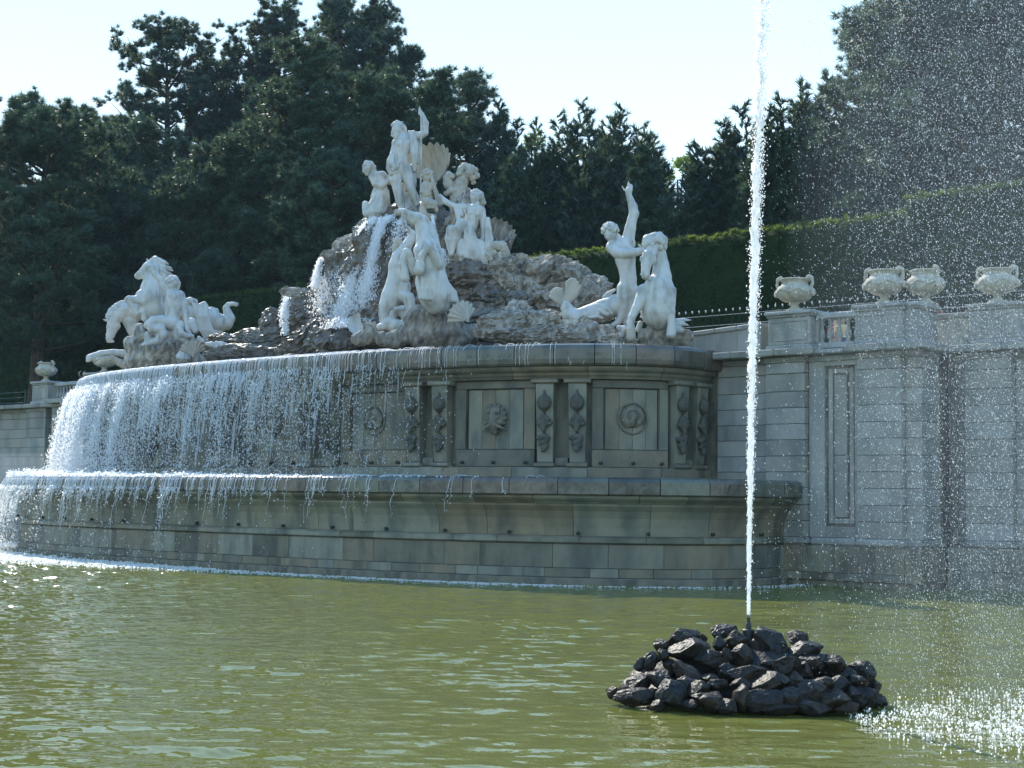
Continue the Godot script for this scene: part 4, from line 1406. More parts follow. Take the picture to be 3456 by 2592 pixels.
	carve(f, "mane", [[960, 230, 0, 30, 1010, 200, 0, 42, 1070, 225, 0, 38, 1130, 240, 0, 30, 1165, 250, 0, 14], [1020, 260, 10, 40, 1110, 300, 10, 36, 1190, 310, 0, 28, 1225, 330, 0, 14], [1030, 310, 20, 46, 1110, 360, 20, 40, 1190, 390, 10, 30, 1235, 400, 0, 16], [1050, 380, 20, 46, 1130, 430, 20, 38, 1200, 450, 10, 28], [1080, 450, 20, 40, 1150, 480, 20, 30], [980, 250, 20, 24, 970, 310, 30, 24]], 5.0, 9.0, mw, 10.0, 8.0)
	var cloth := [[1380, 720, 30, 40, 1440, 705, 30, 46, 1500, 715, 20, 36], [1560, 760, 40, 30, 1610, 745, 40, 36, 1640, 770, 40, 28]]
	for i in 9:
		cloth.append([1470 + i * 22, 745 + i * 4, 70, 16, 1510 + i * 16, 900, 92, 20, 1570 + i * 18, 1080, 80, 22, 1640 + i * 24, 1200, 60, 18])
	carve(f, "drapery", cloth, 6.0, 10.0, mw)
	f = fig("statue", "c", 590, 1180, 0.7, "marble merman with coiled tail reaching up to the bridle of the left rearing horse", "statue")
	carve(f, "figure", [
		[1225, 500, 20, 66, 1205, 530, 30, 52], [1230, 590, 10, 56], [1165, 630, 20, 60, 1310, 640, 0, 62], [1235, 680, 10, 104, 1235, 780, 15, 98, 1225, 880, 20, 88, 1225, 970, 20, 92],
		[1160, 620, 20, 52, 1110, 530, 35, 46, 1075, 465, 40, 42, 1010, 390, 40, 36, 970, 340, 40, 30, 950, 300, 40, 24],
		[1325, 650, 0, 56, 1365, 760, 10, 50, 1385, 870, 20, 46, 1400, 980, 40, 38, 1405, 1080, 60, 32, 1440, 1140, 70, 26]], 9.0, 9.0, mw)
	carve(f, "hair", [[1160, 470, 30, 24, 1200, 435, 30, 34, 1260, 440, 20, 38, 1295, 490, 0, 34, 1290, 550, -10, 30], [1170, 500, 60, 18, 1230, 460, 70, 26]], 6.0, 8.0, mw, 8.0, 9.0)
	carve(f, "coiled_tail", [[1220, 1000, 40, 96, 1120, 985, 70, 76, 1000, 985, 90, 62, 930, 1040, 100, 52, 980, 1085, 110, 56, 1080, 1090, 110, 66, 1110, 1160, 110, 62, 1060, 1230, 100, 56, 940, 1260, 90, 40, 870, 1290, 90, 22], [1300, 1040, 40, 80, 1290, 1150, 40, 60], [920, 1150, 70, 36, 930, 1230, 80, 50], [1450, 990, 20, 70, 1500, 1080, 20, 50]], 9.0, 9.5, mw)
	carve(f, "sea_bird", [[1310, 1075, 110, 44, 1330, 1140, 120, 48, 1400, 1165, 120, 36, 1465, 1165, 110, 26, 1475, 1210, 105, 20], [1290, 1180, 80, 50, 1380, 1210, 80, 50]], 7.0, 9.5, mw)
	f = fig("statue", "c", 450, 1180, -0.6, "second marble sea horse of the left group lowering its head outwards", "statue")
	carve(f, "horse", [
		[840, 830, -20, 120, 740, 850, -10, 130, 630, 850, 0, 112, 550, 910, 10, 92, 500, 980, 15, 72, 475, 1060, 20, 62, 460, 1140, 20, 46, 448, 1200, 20, 42], [530, 1040, 20, 58, 505, 1100, 20, 40, 490, 1180, 20, 22], [440, 1232, 24, 26, 492, 1236, 22, 20], [380, 968, 20, 10, 445, 990, 20, 22], [430, 1045, 62, 15, 425, 1070, 60, 12], [425, 1195, 52, 12], [415, 1160, 30, 14], [700, 960, -10, 100, 740, 1080, -10, 80, 790, 1200, -10, 60], [420, 1200, 25, 16]], 9.0, 9.5, mw)
	carve(f, "mane", [[430, 930, 30, 30, 470, 860, 30, 38, 530, 800, 30, 38, 600, 755, 20, 36, 660, 740, 10, 28], [470, 910, 50, 28, 540, 850, 60, 30, 620, 800, 60, 28], [440, 960, 50, 20, 500, 985, 60, 18]], 5.0, 9.0, mw, 9.0, 8.0)
	f = fig("statue", "c", 350, 1215, 0.6, "stretched white marble foreleg and hoof sticking out at the left end of the left group", "statue")
	carve(f, "foreleg", [[700, 1400, 0, 56, 600, 1365, 0, 48, 480, 1360, 10, 44, 340, 1375, 10, 38, 270, 1400, 20, 36]], 9.0, 9.5, mw)
	carve(f, "hoof", [[260, 1400, 20, 36, 200, 1440, 30, 46, 175, 1475, 30, 24]], 8.0, 9.5, mw)
	carve(f, "fin", [[300, 1500, 20, 24, 370, 1450, 30, 40, 470, 1430, 30, 40, 560, 1480, 20, 50, 640, 1540, 20, 40]], 8.0, 10.0, mo, 6.0, 6.0)
	lone_shell("c", 1480, 1400, 1480, 1230, 60, 1.6, Vector3(0.05, 0.6, 0.9), 2.6, 9, -0.5, -0.1, mo, "ribbed clam shell lying under the merman of the left group")
	lone_shell("c", 1400, 1250, 1300, 1430, 60, 1.4, Vector3(-0.6, 0.3, 0.9), 1.2, 5, -0.4, 0.0, mw, "narrow white shell wing under the sea bird of the left group")
	f = fig("carved_fishes", "c", 740, 1170, 0.8, "two small marble fishes lying right of the left group drapery", "stone carving")
	carve(f, "fish", [[1650, 1265, 20, 26, 1710, 1270, 20, 40, 1770, 1290, 20, 34, 1740, 1250, 20, 14]], 7.0, 9.5, mw)
	carve(f, "fish", [[1770, 1240, 20, 22, 1840, 1270, 20, 44, 1890, 1260, 20, 22], [1560, 1190, 20, 26, 1600, 1230, 20, 30]], 7.0, 9.5, mw)
	rock_base("c", 560, 1230, 0.3, [[740, 1280, 0, 110, 780, 1420, 0, 120], [950, 1400, 20, 180], [1150, 1370, 30, 190], [1350, 1420, 30, 170], [720, 1500, 20, 100], [900, 1540, 40, 120, 1250, 1560, 40, 120], [1500, 1460, 10, 130], [1650, 1450, 0, 100], [820, 1060, -20, 70, 830, 1180, -20, 90], [1000, 1200, -30, 120, 1300, 1200, -30, 120], [1700, 1200, -60, 70, 1500, 1250, -40, 90]], M.rock2, "brown rock heap under the left group of statues")
	# ---- right group
	f = fig("statue", "d", 2120, 1120, 0.2, "curly haired marble merman of the right group with one arm raised high", "statue")
	carve(f, "figure", [
		[712, 545, 10, 62, 712, 590, 30, 50, 716, 615, 35, 34], [695, 600, 62, 9, 692, 618, 64, 10], [770, 600, 0, 46, 800, 640, 0, 52], [745, 690, 10, 66, 880, 660, 0, 76], [840, 730, 10, 100, 860, 820, 10, 95, 878, 920, 10, 80, 888, 1000, 10, 78, 880, 1080, 5, 88],
		[885, 620, 0, 62, 905, 520, 5, 54, 920, 440, 5, 46, 940, 380, 5, 48, 930, 310, 0, 44, 905, 240, 0, 32, 893, 205, 0, 28], [890, 200, 0, 28, 893, 150, 0, 34], [885, 140, 0, 11, 886, 100, 4, 10, 888, 72, 6, 7], [905, 140, 5, 10, 915, 105, 14, 9], [918, 145, 8, 10, 925, 118, 16, 8], [868, 165, 6, 12, 846, 150, 10, 9, 828, 118, 12, 7], [900, 140, 4, 10, 898, 95, 10, 8],
		[735, 700, 30, 60, 775, 755, 80, 52, 850, 775, 105, 46, 930, 765, 105, 44, 1010, 745, 95, 36],
		[850, 1090, 20, 74, 845, 1180, 30, 66, 845, 1260, 25, 54, 825, 1350, 15, 44, 795, 1400, 20, 32, 745, 1435, 40, 26], [920, 1110, 0, 74, 900, 1240, -5, 60, 880, 1400, -10, 50]], 8.0, 7.0, mw)
	var curls := []
	for i in 26:
		var a := i * 2.399
		var e := 1.0 - i / 26.0 * 1.25
		var rr := sqrt(maxf(0.0, 1.0 - e * e))
		curls.append([716 + 68 * rr * cos(a), 538 - 66 * e, 5 + 62 * rr * sin(a), 23])
	carve(f, "curly_hair", curls, 4.0, 6.5, mw, 3.0, 12.0)
	carve(f, "fish_tail", [[900, 1210, -40, 100, 780, 1240, -40, 108, 650, 1280, -30, 98, 520, 1330, -20, 92, 410, 1365, -10, 86, 340, 1330, -5, 76, 310, 1270, 0, 58, 300, 1230, 0, 40], [760, 1090, -40, 14, 700, 1130, -40, 24, 650, 1165, -40, 14]], 9.0, 8.0, mw)
	var fluke := []
	for i in 6:
		var t := i / 5.0
		fluke.append([290, 1250, 0, 24, lerpf(210, 265, t), lerpf(1200, 1160, t), 4, 20, lerpf(158, 262, t) - 12 * sin(t * PI), lerpf(1165, 1100, t) - 34 * sin(t * PI), 8, 20])
		fluke.append([302, 1240, 0, 24, lerpf(310, 385, t), lerpf(1130, 1150, t) - 10 * sin(t * PI), 4, 22, lerpf(318, 432, t), lerpf(1030, 1068, t) - 44 * sin(t * PI), 8, 20])
	carve(f, "tail_fin", fluke, 6.0, 7.5, mo)
	carve(f, "side_fin", [[590, 1250, 60, 18, 600, 1330, 70, 22], [610, 1250, 60, 20, 700, 1290, 75, 24, 730, 1330, 70, 16], [620, 1300, 70, 26, 690, 1340, 70, 22], [520, 1370, 60, 16, 600, 1355, 70, 22, 640, 1370, 60, 18]], 7.0, 8.0, mw)
	f = fig("statue", "d", 2225, 1130, 0.9, "marble sea horse of the right group facing forwards with two pawing forelegs", "statue")
	carve(f, "horse", [
		[1105, 740, 70, 60, 1075, 800, 110, 62, 1056, 880, 140, 50, 1048, 950, 155, 42, 1048, 990, 160, 40], [1100, 830, 90, 52], [1080, 1012, 150, 26], [1008, 978, 175, 13], [1078, 984, 185, 13], [1010, 815, 150, 15, 1004, 845, 150, 12], [1085, 820, 168, 12], [1107, 735, 120, 14, 1110, 690, 115, 20, 1106, 668, 112, 8], [1000, 700, 60, 14, 985, 680, 60, 10],
		[1175, 760, -10, 70, 1192, 870, -10, 78, 1195, 980, 0, 98, 1170, 1090, 10, 145, 1165, 1200, 20, 160, 1160, 1310, 20, 158, 1165, 1370, 10, 112],
		[1040, 1130, 60, 84, 1010, 1210, 100, 64, 965, 1290, 130, 46, 925, 1370, 150, 36, 910, 1430, 150, 34, 915, 1480, 150, 40],
		[1255, 1130, 60, 84, 1268, 1240, 100, 60, 1282, 1320, 120, 42, 1285, 1380, 120, 36, 1288, 1430, 120, 40]], 8.0, 7.5, mw)
	carve(f, "hoof", [[915, 1490, 150, 40, 915, 1560, 150, 46]], 6.0, 8.0, mo)
	carve(f, "hoof", [[1288, 1440, 120, 40, 1285, 1530, 120, 48]], 6.0, 8.0, mw)
	carve(f, "mane", [[1050, 680, 60, 38, 1055, 625, 60, 36, 1110, 605, 50, 40, 1170, 600, 40, 44, 1215, 625, 20, 38, 1215, 690, 0, 36, 1200, 750, -20, 30], [1080, 660, 80, 34, 1150, 640, 80, 38, 1200, 660, 50, 34], [1120, 690, 70, 30, 1180, 710, 50, 34]], 5.0, 7.5, mw, 9.0, 6.0)
	carve(f, "fin", [[1330, 1400, 10, 30, 1400, 1380, 10, 18, 1468, 1385, 10, 8], [1330, 1430, 20, 30, 1400, 1420, 20, 20, 1445, 1435, 20, 8], [1330, 1470, 20, 44, 1380, 1480, 20, 30], [980, 1480, 60, 30, 1000, 1420, 60, 26], [800, 1460, 60, 24, 850, 1480, 70, 40, 830, 1530, 60, 30]], 6.0, 8.0, mw)
	rock_base("d", 2220, 1150, 0.5, [[1160, 1500, 60, 110, 1160, 1620, 60, 120], [1040, 1560, 40, 80], [1420, 1550, 20, 80], [1300, 1560, 10, 90], [700, 1500, -20, 90], [560, 1480, -20, 80, 520, 1560, -20, 70], [850, 1560, 0, 70], [780, 1580, 30, 60], [450, 1500, -40, 70]], M.rock0, "pale brown rock under the right group of statues")
	# ---- rocks and shells at the foot of the middle group
	rock_base("b", 1430, 1130, 2.0, [[860, 1330, -20, 150, 900, 1500, 0, 170], [1020, 1320, 20, 170, 1060, 1500, 30, 180], [1250, 1420, 0, 170, 1300, 1560, 0, 160], [1440, 1480, -20, 130], [1520, 1420, -40, 60], [700, 1520, 20, 120, 560, 1570, 20, 90], [860, 1240, -20, 90, 1080, 1220, -20, 90], [350, 1500, 0, 90, 200, 1560, 0, 80], [310, 1420, -10, 60], [450, 1540, 10, 90]], M.rock1, "square cut brown rock under the rearing horse in the middle")
	lone_shell("b", 1420, 1330, 1330, 1130, 40, 2.6, Vector3(0.25, 0.5, 0.9), 2.7, 9, -0.55, -0.1, mo, "large ribbed clam shell at the right foot of the rearing horse in the middle")
	lone_shell("b", 245, 1425, 70, 1400, 30, 2.4, Vector3(0.1, 0.5, 0.9), 2.4, 9, 0.5, 0.1, mw, "small white scallop shell at the left foot of the middle group")
	lone_shell("b", 330, 1440, 370, 1350, 0, 2.2, Vector3(0.3, 0.3, 0.9), 2.2, 7, -0.5, 0.0, mo, "small rounded shell on the rock left of the rearing horse in the middle")


func rock_base(crop: String, px: float, py: float, b: float, spec: Array, m: Material, label: String) -> void:
	var f := fig("rock_heap", crop, px, py, b, label, "rock")
	carve(f, "rock", spec, 16.0, 13.0, m, 40.0, 1.4)


# ------------------------------------------------------------------ urns, railings
func build_urns_and_railings() -> void:
	var spots := [
		[Vector3(17.55, 8.07, -0.85), 1.0, 0.15, "bellied stone urn nearest the tall jet, first of the row on the right parapet"],
		[Vector3(20.45, 8.07, -0.85), 1.0, 0.15, "bellied stone urn on the panelled pedestal, left one of the close pair"],
		[Vector3(21.42, 8.07, -1.5), 1.0, -0.5, "bellied stone urn on the corner pedestal, right one of the close pair"],
		[Vector3(23.15, 8.07, -2.45), 1.0, 0.15, "bellied stone urn on the pedestal at the right edge"],
		[Vector3(-28.1, 8.07, -4.55), 1.0, 0.1, "bellied stone urn on the far left pedestal before the tree trunk"],
		[Vector3(-20.6, 8.07, -2.9), 1.0, 0.1, "bellied stone urn half hidden behind the white foreleg at left"]]
	var first: Node3D = null
	for q: Array in spots:
		var u: Node3D
		if first == null:
			u = thing("urn", q[0])
			first = u
			var l := MB.new()
			l.lathe([Vector2(0.0, 0.0), Vector2(0.25, 0.0), Vector2(0.25, 0.07), Vector2(0.20, 0.10), Vector2(0.13, 0.16), Vector2(0.11, 0.23), Vector2(0.15, 0.27), Vector2(0.14, 0.30)], 28)
			part(u, "foot", l.mesh(), M.urn)
			l = MB.new()
			l.lathe([Vector2(0.12, 0.29), Vector2(0.34, 0.325), Vector2(0.48, 0.42), Vector2(0.54, 0.55), Vector2(0.54, 0.66), Vector2(0.50, 0.75), Vector2(0.42, 0.80), Vector2(0.385, 0.86), Vector2(0.40, 0.92), Vector2(0.46, 0.955), Vector2(0.47, 0.985), Vector2(0.44, 1.0), Vector2(0.36, 0.98), Vector2(0.32, 0.9), Vector2(0.0, 0.86)], 36)
			part(u, "bowl", l.mesh(), M.urn)
			for s: float in [-1.0, 1.0]:
				var h := [[s * 0.49, 0.70, 0, 0.075, s * 0.56, 0.84, 0, 0.05, s * 0.54, 0.99, 0, 0.05, s * 0.45, 1.06, 0, 0.055, s * 0.38, 1.03, 0, 0.05], [s * 0.52, 1.02, 0, 0.07], [s * 0.56, 0.60, 0, 0.10], [s * 0.58, 0.52, 0.05, 0.07], [s * 0.57, 0.53, -0.05, 0.07], [s * 0.43, 1.075, 0.04, 0.04], [s * 0.43, 1.075, -0.04, 0.04]]
				var bones := []
				for c: Array in h:
					var n := c.size() / 4
					for i in maxi(1, n - 1):
						var j := mini(i + 1, n - 1)
						bones.append(PackedFloat32Array([c[i * 4], c[i * 4 + 1], c[i * 4 + 2], c[i * 4 + 3], c[j * 4], c[j * 4 + 1], c[j * 4 + 2], c[j * 4 + 3]]))
				part(u, "handle", body(bones, 0.016, 0.032).mesh(), M.urn)
			var g := []
			for i in 44:
				var a := TAU * i / 44.0
				var sag := 0.05 * cos(a * 6.0)
				g.append(PackedFloat32Array([cos(a) * 0.53, 0.62 + sag, sin(a) * 0.53, 0.045, cos(a + 0.03) * 0.545, 0.58 + sag, sin(a + 0.03) * 0.545, 0.03]))
			part(u, "garland", body(g, 0.010, 0.034).mesh(), M.marble_old)
		else:
			u = first.duplicate()
			u.name = numbered("urn")
			add_child(u)
			u.position = q[0]
		u.rotation.y = q[2]
		tag(u, q[3], "urn", "stone urns on the parapet")
	# fence of the upper walk: two rails and many knobbed pickets
	var fe := thing("garden_fence", Vector3.ZERO)
	tag(fe, "thin dark iron fence with pale knobs before the clipped hedge", "fence")
	var a := at_b(2310, 1033, -9.0)
	a.y = 0.0
	var rails := MB.new()
	var posts := []
	var knobs := []
	var x0 := 2.0
	var x1 := 40.0
	for y: float in [9.36, 8.98]:
		rails.tube([Vector3(x0, y, -9.0), Vector3((x0 + x1) * 0.5, y, -9.0), Vector3(x1, y, -9.0)], [0.010, 0.010, 0.010], 6)
	part(fe, "rail", rails.mesh(), M.pale_metal)
	var pm := MB.new()
	pm.tube([Vector3(0, 6.8, 0), Vector3(0, 9.5, 0)], [0.014, 0.012], 5)
	var km := MB.new()
	km.lathe([Vector2(0.0, 9.48), Vector2(0.03, 9.51), Vector2(0.038, 9.54), Vector2(0.03, 9.57), Vector2(0.0, 9.60)], 6)
	var i := 0
	var x := x0
	var pmesh := pm.mesh()
	var kmesh := km.mesh()
	while x < x1:
		part(fe, "picket", pmesh, M.iron, Vector3(x, 0, -9.0))
		part(fe, "knob", kmesh, M.pale_metal, Vector3(x, 0, -9.0))
		x += 0.30
	# green railing at the far left
	var gr := thing("green_railing", Vector3(-29.7, 6.9, -4.4))
	tag(gr, "dark green three bar metal railing at the far left edge", "railing")
	for y: float in [0.15, 0.42, 0.70]:
		var rr := MB.new()
		rr.tube([Vector3(0, y, 0), Vector3(-9, y, 0.2), Vector3(-18, y, 0.4)], [0.02, 0.02, 0.02], 6)
		part(gr, "bar", rr.mesh(), M.iron_green)
	for j in 7:
		part(gr, "post", box_mesh(Vector3(-0.035, 0, -0.035), Vector3(0.035, 0.80, 0.035), 0.01), M.iron_green, Vector3(-2.6 * j, 0, 0.058 * j))


# ------------------------------------------------------------------ hedge and trees
func tuft(count: int, length: float, width: float, spread: float, salt: int, back := 0.0) -> ArrayMesh:
	# needles that leave a twig end in a cone
	var rg := RandomNumberGenerator.new()
	rg.seed = salt
	var m := MB.new()
	for i in count:
		var y := lerpf(1.0, cos(spread), rg.randf())
		var a := rg.randf() * TAU
		var r := sqrt(maxf(0.0, 1.0 - y * y))
		var d := Vector3(r * cos(a), y, r * sin(a))
		var base := Vector3(0, rg.randf_range(-back, back * 0.3), 0)
		var side := d.cross(Vector3(rg.randf_range(-1, 1), rg.randf_range(-1, 1), rg.randf_range(-1, 1))).normalized() * width * 0.5
		var l := length * rg.randf_range(0.7, 1.1)
		m.tri(base - side, base + side, base + d * l)
	return m.mesh()


func leaves(count: int, radius: float, size: float, salt: int, up := 0.0) -> ArrayMesh:
	var rg := RandomNumberGenerator.new()
	rg.seed = salt
	var m := MB.new()
	for i in count:
		var c := Vector3(rg.randfn(), rg.randfn(), rg.randfn()).normalized() * radius * pow(rg.randf(), 0.5)
		var u := Vector3(rg.randfn(), rg.randfn() * 0.6 + up, rg.randfn()).normalized()
		var w := u.cross(Vector3(rg.randfn(), rg.randfn(), rg.randfn())).normalized()
		var s := size * rg.randf_range(0.7, 1.2)
		m.tri(c - w * s * 0.35, c + w * s * 0.35, c + u * s)
		m.tri(c + w * s * 0.35, c - w * s * 0.35, c - u * s * 0.5)
	return m.mesh()


func build_hedge() -> void:
	var rg := RandomNumberGenerator.new()
	rg.seed = 70
	var h := thing("clipped_hedge", Vector3.ZERO)
	tag(h, "long tall clipped dark green hedge behind the fountain terrace", "hedge")
	# runs along the terrace, stepping up near its right end; the top is nibbled, not ruled
	var list := []
	var top := []
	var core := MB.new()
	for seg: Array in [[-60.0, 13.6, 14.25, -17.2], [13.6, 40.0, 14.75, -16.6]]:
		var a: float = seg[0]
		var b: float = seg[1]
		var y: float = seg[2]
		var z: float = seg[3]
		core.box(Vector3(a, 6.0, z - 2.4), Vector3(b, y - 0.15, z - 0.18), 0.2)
		var n := int((b - a) * (y - 6.7) * 15.0)
		for i in n:
			var p := Vector3(rg.randf_range(a, b), rg.randf_range(6.8, y), z - 0.12)
			p.z += 0.16 * noise.get_noise_2d(p.x * 0.9, p.y * 0.9) + rg.randf_range(-0.08, 0.06)
			var bs := Basis(Vector3.RIGHT, rg.randf_range(0.4, 1.3)) * Basis(Vector3.UP, rg.randf() * TAU)
			list.append(Transform3D(bs.scaled(Vector3.ONE * rg.randf_range(0.7, 1.2)), p))
		n = int((b - a) * 60.0)
		for i in n:
			var p := Vector3(rg.randf_range(a, b), y - 0.08, z - rg.randf_range(0.0, 2.2))
			p.y += 0.12 * noise.get_noise_2d(p.x * 0.5, p.z) + rg.randf_range(-0.08, 0.05)
			top.append(Transform3D(Basis(Vector3.UP, rg.randf() * TAU).scaled(Vector3.ONE * rg.randf_range(0.6, 1.15)), p))
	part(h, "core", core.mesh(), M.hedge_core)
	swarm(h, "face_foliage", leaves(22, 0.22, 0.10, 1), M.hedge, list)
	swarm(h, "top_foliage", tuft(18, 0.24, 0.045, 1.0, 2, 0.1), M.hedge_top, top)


func crown_pine(t: Node3D, height: float, width: float, low: float, m: Material, rg: RandomNumberGenerator, bare := 0.0, dens := 1.0) -> void:
	# a pine: leaning trunk, whorls of limbs that sweep out and turn up, needle tufts in pads on the limb ends
	var trunk := MB.new()
	var path := []
	var rad := []
	var lean := Vector3(rg.randf_range(-0.06, 0.06), 0, rg.randf_range(-0.05, 0.05))
	var n := 9
	for i in n:
		var u := i / (n - 1.0)
		path.append(Vector3(lean.x * height * u + 0.25 * sin(u * 5.0 + height), height * 0.97 * u, lean.z * height * u))
		rad.append(lerpf(0.030 * height + 0.05, 0.04, pow(u, 0.8)))
	trunk.tube(path, rad, 9)
	var tk := part(t, "trunk", trunk.mesh(), M.bark)
	var limbs := MB.new()
	var tufts := []
	var y := low
	var turn := rg.randf() * TAU
	var whorl := 0
	while y < height * 0.985:
		var u := (y - low) / (height - low)
		# the crown is widest low down and rounds off at the top
		var reach := width * (0.22 + 0.86 * pow(1.0 - u * u, 0.62)) * (0.6 + 0.4 * smoothstep(0.0, 0.2, u)) * (0.85 + 0.45 * noise.get_noise_2d(y * 0.55, height * 3.0))
		var k := 5 if u < 0.8 else 4
		for j in k:
			turn += TAU / k + rg.randf_range(-0.35, 0.35)
			if rg.randf() < bare:
				continue
			var r := reach * rg.randf_range(0.60, 1.22)
			var tr: Vector3 = path[clampi(int(y / height * n), 0, n - 1)]
			var out := Vector3(cos(turn), 0, sin(turn))
			var rise := rg.randf_range(0.02, 0.30) + 0.55 * u
			var a := Vector3(tr.x, y + rg.randf_range(-0.3, 0.3), tr.z)
			var b := a + out * r * 0.55 + Vector3.UP * r * rise * 0.35
			var c := a + out * r + Vector3.UP * r * (rise * 0.9 + 0.10)
			c.y = minf(c.y, height - 0.22 * r)
			limbs.tube([a, b, c], [0.05 + 0.012 * r, 0.04 + 0.006 * r, 0.015], 5, false)
			var pads := maxi(2, int(r * 1.7))
			for q in pads:
				var v := lerpf(0.34, 1.03, (q + rg.randf() * 0.7) / pads)
				var on := a.lerp(b, v * 1.82) if v < 0.55 else b.lerp(c, (v - 0.55) / 0.45)
				var sidew := out.cross(Vector3.UP) * rg.randf_range(-1.0, 1.0) * r * 0.42 * (1.15 - absf(v - 0.6))
				var pc := on + sidew + Vector3.UP * rg.randf_range(-0.15, 0.35)
				var cnt := int(rg.randi_range(8, 12) * dens)
				var ps := rg.randf_range(0.22, 0.36)
				for w in cnt:
					var d := Vector3(rg.randfn(), absf(rg.randfn()) * 1.1, rg.randfn()) * ps
					var dir := (out * 0.6 + Vector3.UP * 0.9 + d * 0.9).normalized()
					var e1 := dir.cross(Vector3(rg.randfn(), rg.randfn(), rg.randfn())).normalized()
					var bs := Basis(e1, dir, e1.cross(dir)).scaled(Vector3.ONE * rg.randf_range(0.75, 1.25))
					tufts.append(Transform3D(bs, pc + d))
		y += lerpf(1.45, 0.70, u) * rg.randf_range(0.7, 1.25)
		whorl += 1
	part(tk, "limbs", limbs.mesh(), M.bark)
	swarm(t, "crown", tuft_pine, m, tufts)


func crown_yew(t: Node3D, height: float, width: float, m: Material, rg: RandomNumberGenerator, feather: ArrayMesh, dens := 1.0) -> void:
	# a dense dark conifer made of many upright feathery leaders
	var trunk := MB.new()
	trunk.tube([Vector3.ZERO, Vector3(0.1, height * 0.5, 0), Vector3(0, height * 0.9, 0)], [0.32, 0.2, 0.04], 8)
	part(t, "trunk", trunk.mesh(), M.bark)
	var tufts := []
	var leaders := int(26 * dens)
	for l in leaders:
		var a := rg.randf() * TAU
		var rr := sqrt(rg.randf()) * width * 0.72
		var hh := height * (1.0 - 0.30 * pow(rr / width, 1.6)) * rg.randf_range(0.84, 1.0)
		if l == 0:
			rr = 0.2
			hh = height
		var at := Vector3(cos(a) * rr, 0, sin(a) * rr)
		var lw := rg.randf_range(0.7, 1.35) * (0.5 + width * 0.20)
		var y := hh * 0.08
		while y < hh:
			var u := y / hh
			var w := lw * (1.0 - 0.95 * pow(u, 4.0)) + 0.22
			var c := int(7 - 4 * u)
			for i in c:
				var b := rg.randf() * TAU
				var off := Vector3(cos(b), 0, sin(b)) * w * pow(rg.randf(), 0.4)
				var dir := (Vector3.UP * 0.9 + off.normalized() * 0.95 + Vector3(rg.randfn(), rg.randfn(), rg.randfn()) * 0.25).normalized()
				var e1 := dir.cross(Vector3(rg.randfn(), rg.randfn(), rg.randfn())).normalized()
				tufts.append(Transform3D(Basis(e1, dir, e1.cross(dir)).scaled(Vector3.ONE * rg.randf_range(0.7, 1.25)), at + off + Vector3.UP * (y + rg.randf_range(-0.2, 0.2))))
			y += 0.30
	swarm(t, "crown", feather, m, tufts)


func crown_broad(t: Node3D, height: float, width: float, low: float, m: Material, rg: RandomNumberGenerator, leafball: ArrayMesh, dens := 1.0) -> void:
	var trunk := MB.new()
	trunk.tube([Vector3.ZERO, Vector3(0.2, height * 0.35, 0), Vector3(0, height * 0.8, 0.1)], [0.30, 0.22, 0.06], 8)
	var tufts := []
	var blobs := int(26 * dens)
	for l in blobs:
		var d := Vector3(rg.randfn(), rg.randfn(), rg.randfn()).normalized() * pow(rg.randf(), 0.4)
		var mid := (height + low) * 0.5
		var c := Vector3(d.x * width * 0.8, mid + d.y * (height - low) * 0.42, d.z * width * 0.8)
		var r := rg.randf_range(0.55, 1.0) * (0.35 + width * 0.17)
		trunk.tube([Vector3(0, lerpf(low, c.y, 0.35), 0), c * 0.6 + Vector3(0, c.y * 0.3, 0), c], [0.08, 0.05, 0.02], 5, false)
		for i in int(r * r * 34) + 10:
			var o := Vector3(rg.randfn(), rg.randfn() * 0.8, rg.randfn()).normalized() * r * pow(rg.randf(), 0.33)
			var e1 := Vector3(rg.randfn(), rg.randfn(), rg.randfn()).normalized()
			var e2 := e1.cross(Vector3(rg.randfn(), rg.randfn(), rg.randfn())).normalized()
			tufts.append(Transform3D(Basis(e1, e2, e1.cross(e2)).scaled(Vector3.ONE * rg.randf_range(0.7, 1.3)), c + o))
	part(t, "trunk", trunk.mesh(), M.bark)
	swarm(t, "crown", leafball, m, tufts)


var tuft_pine: ArrayMesh


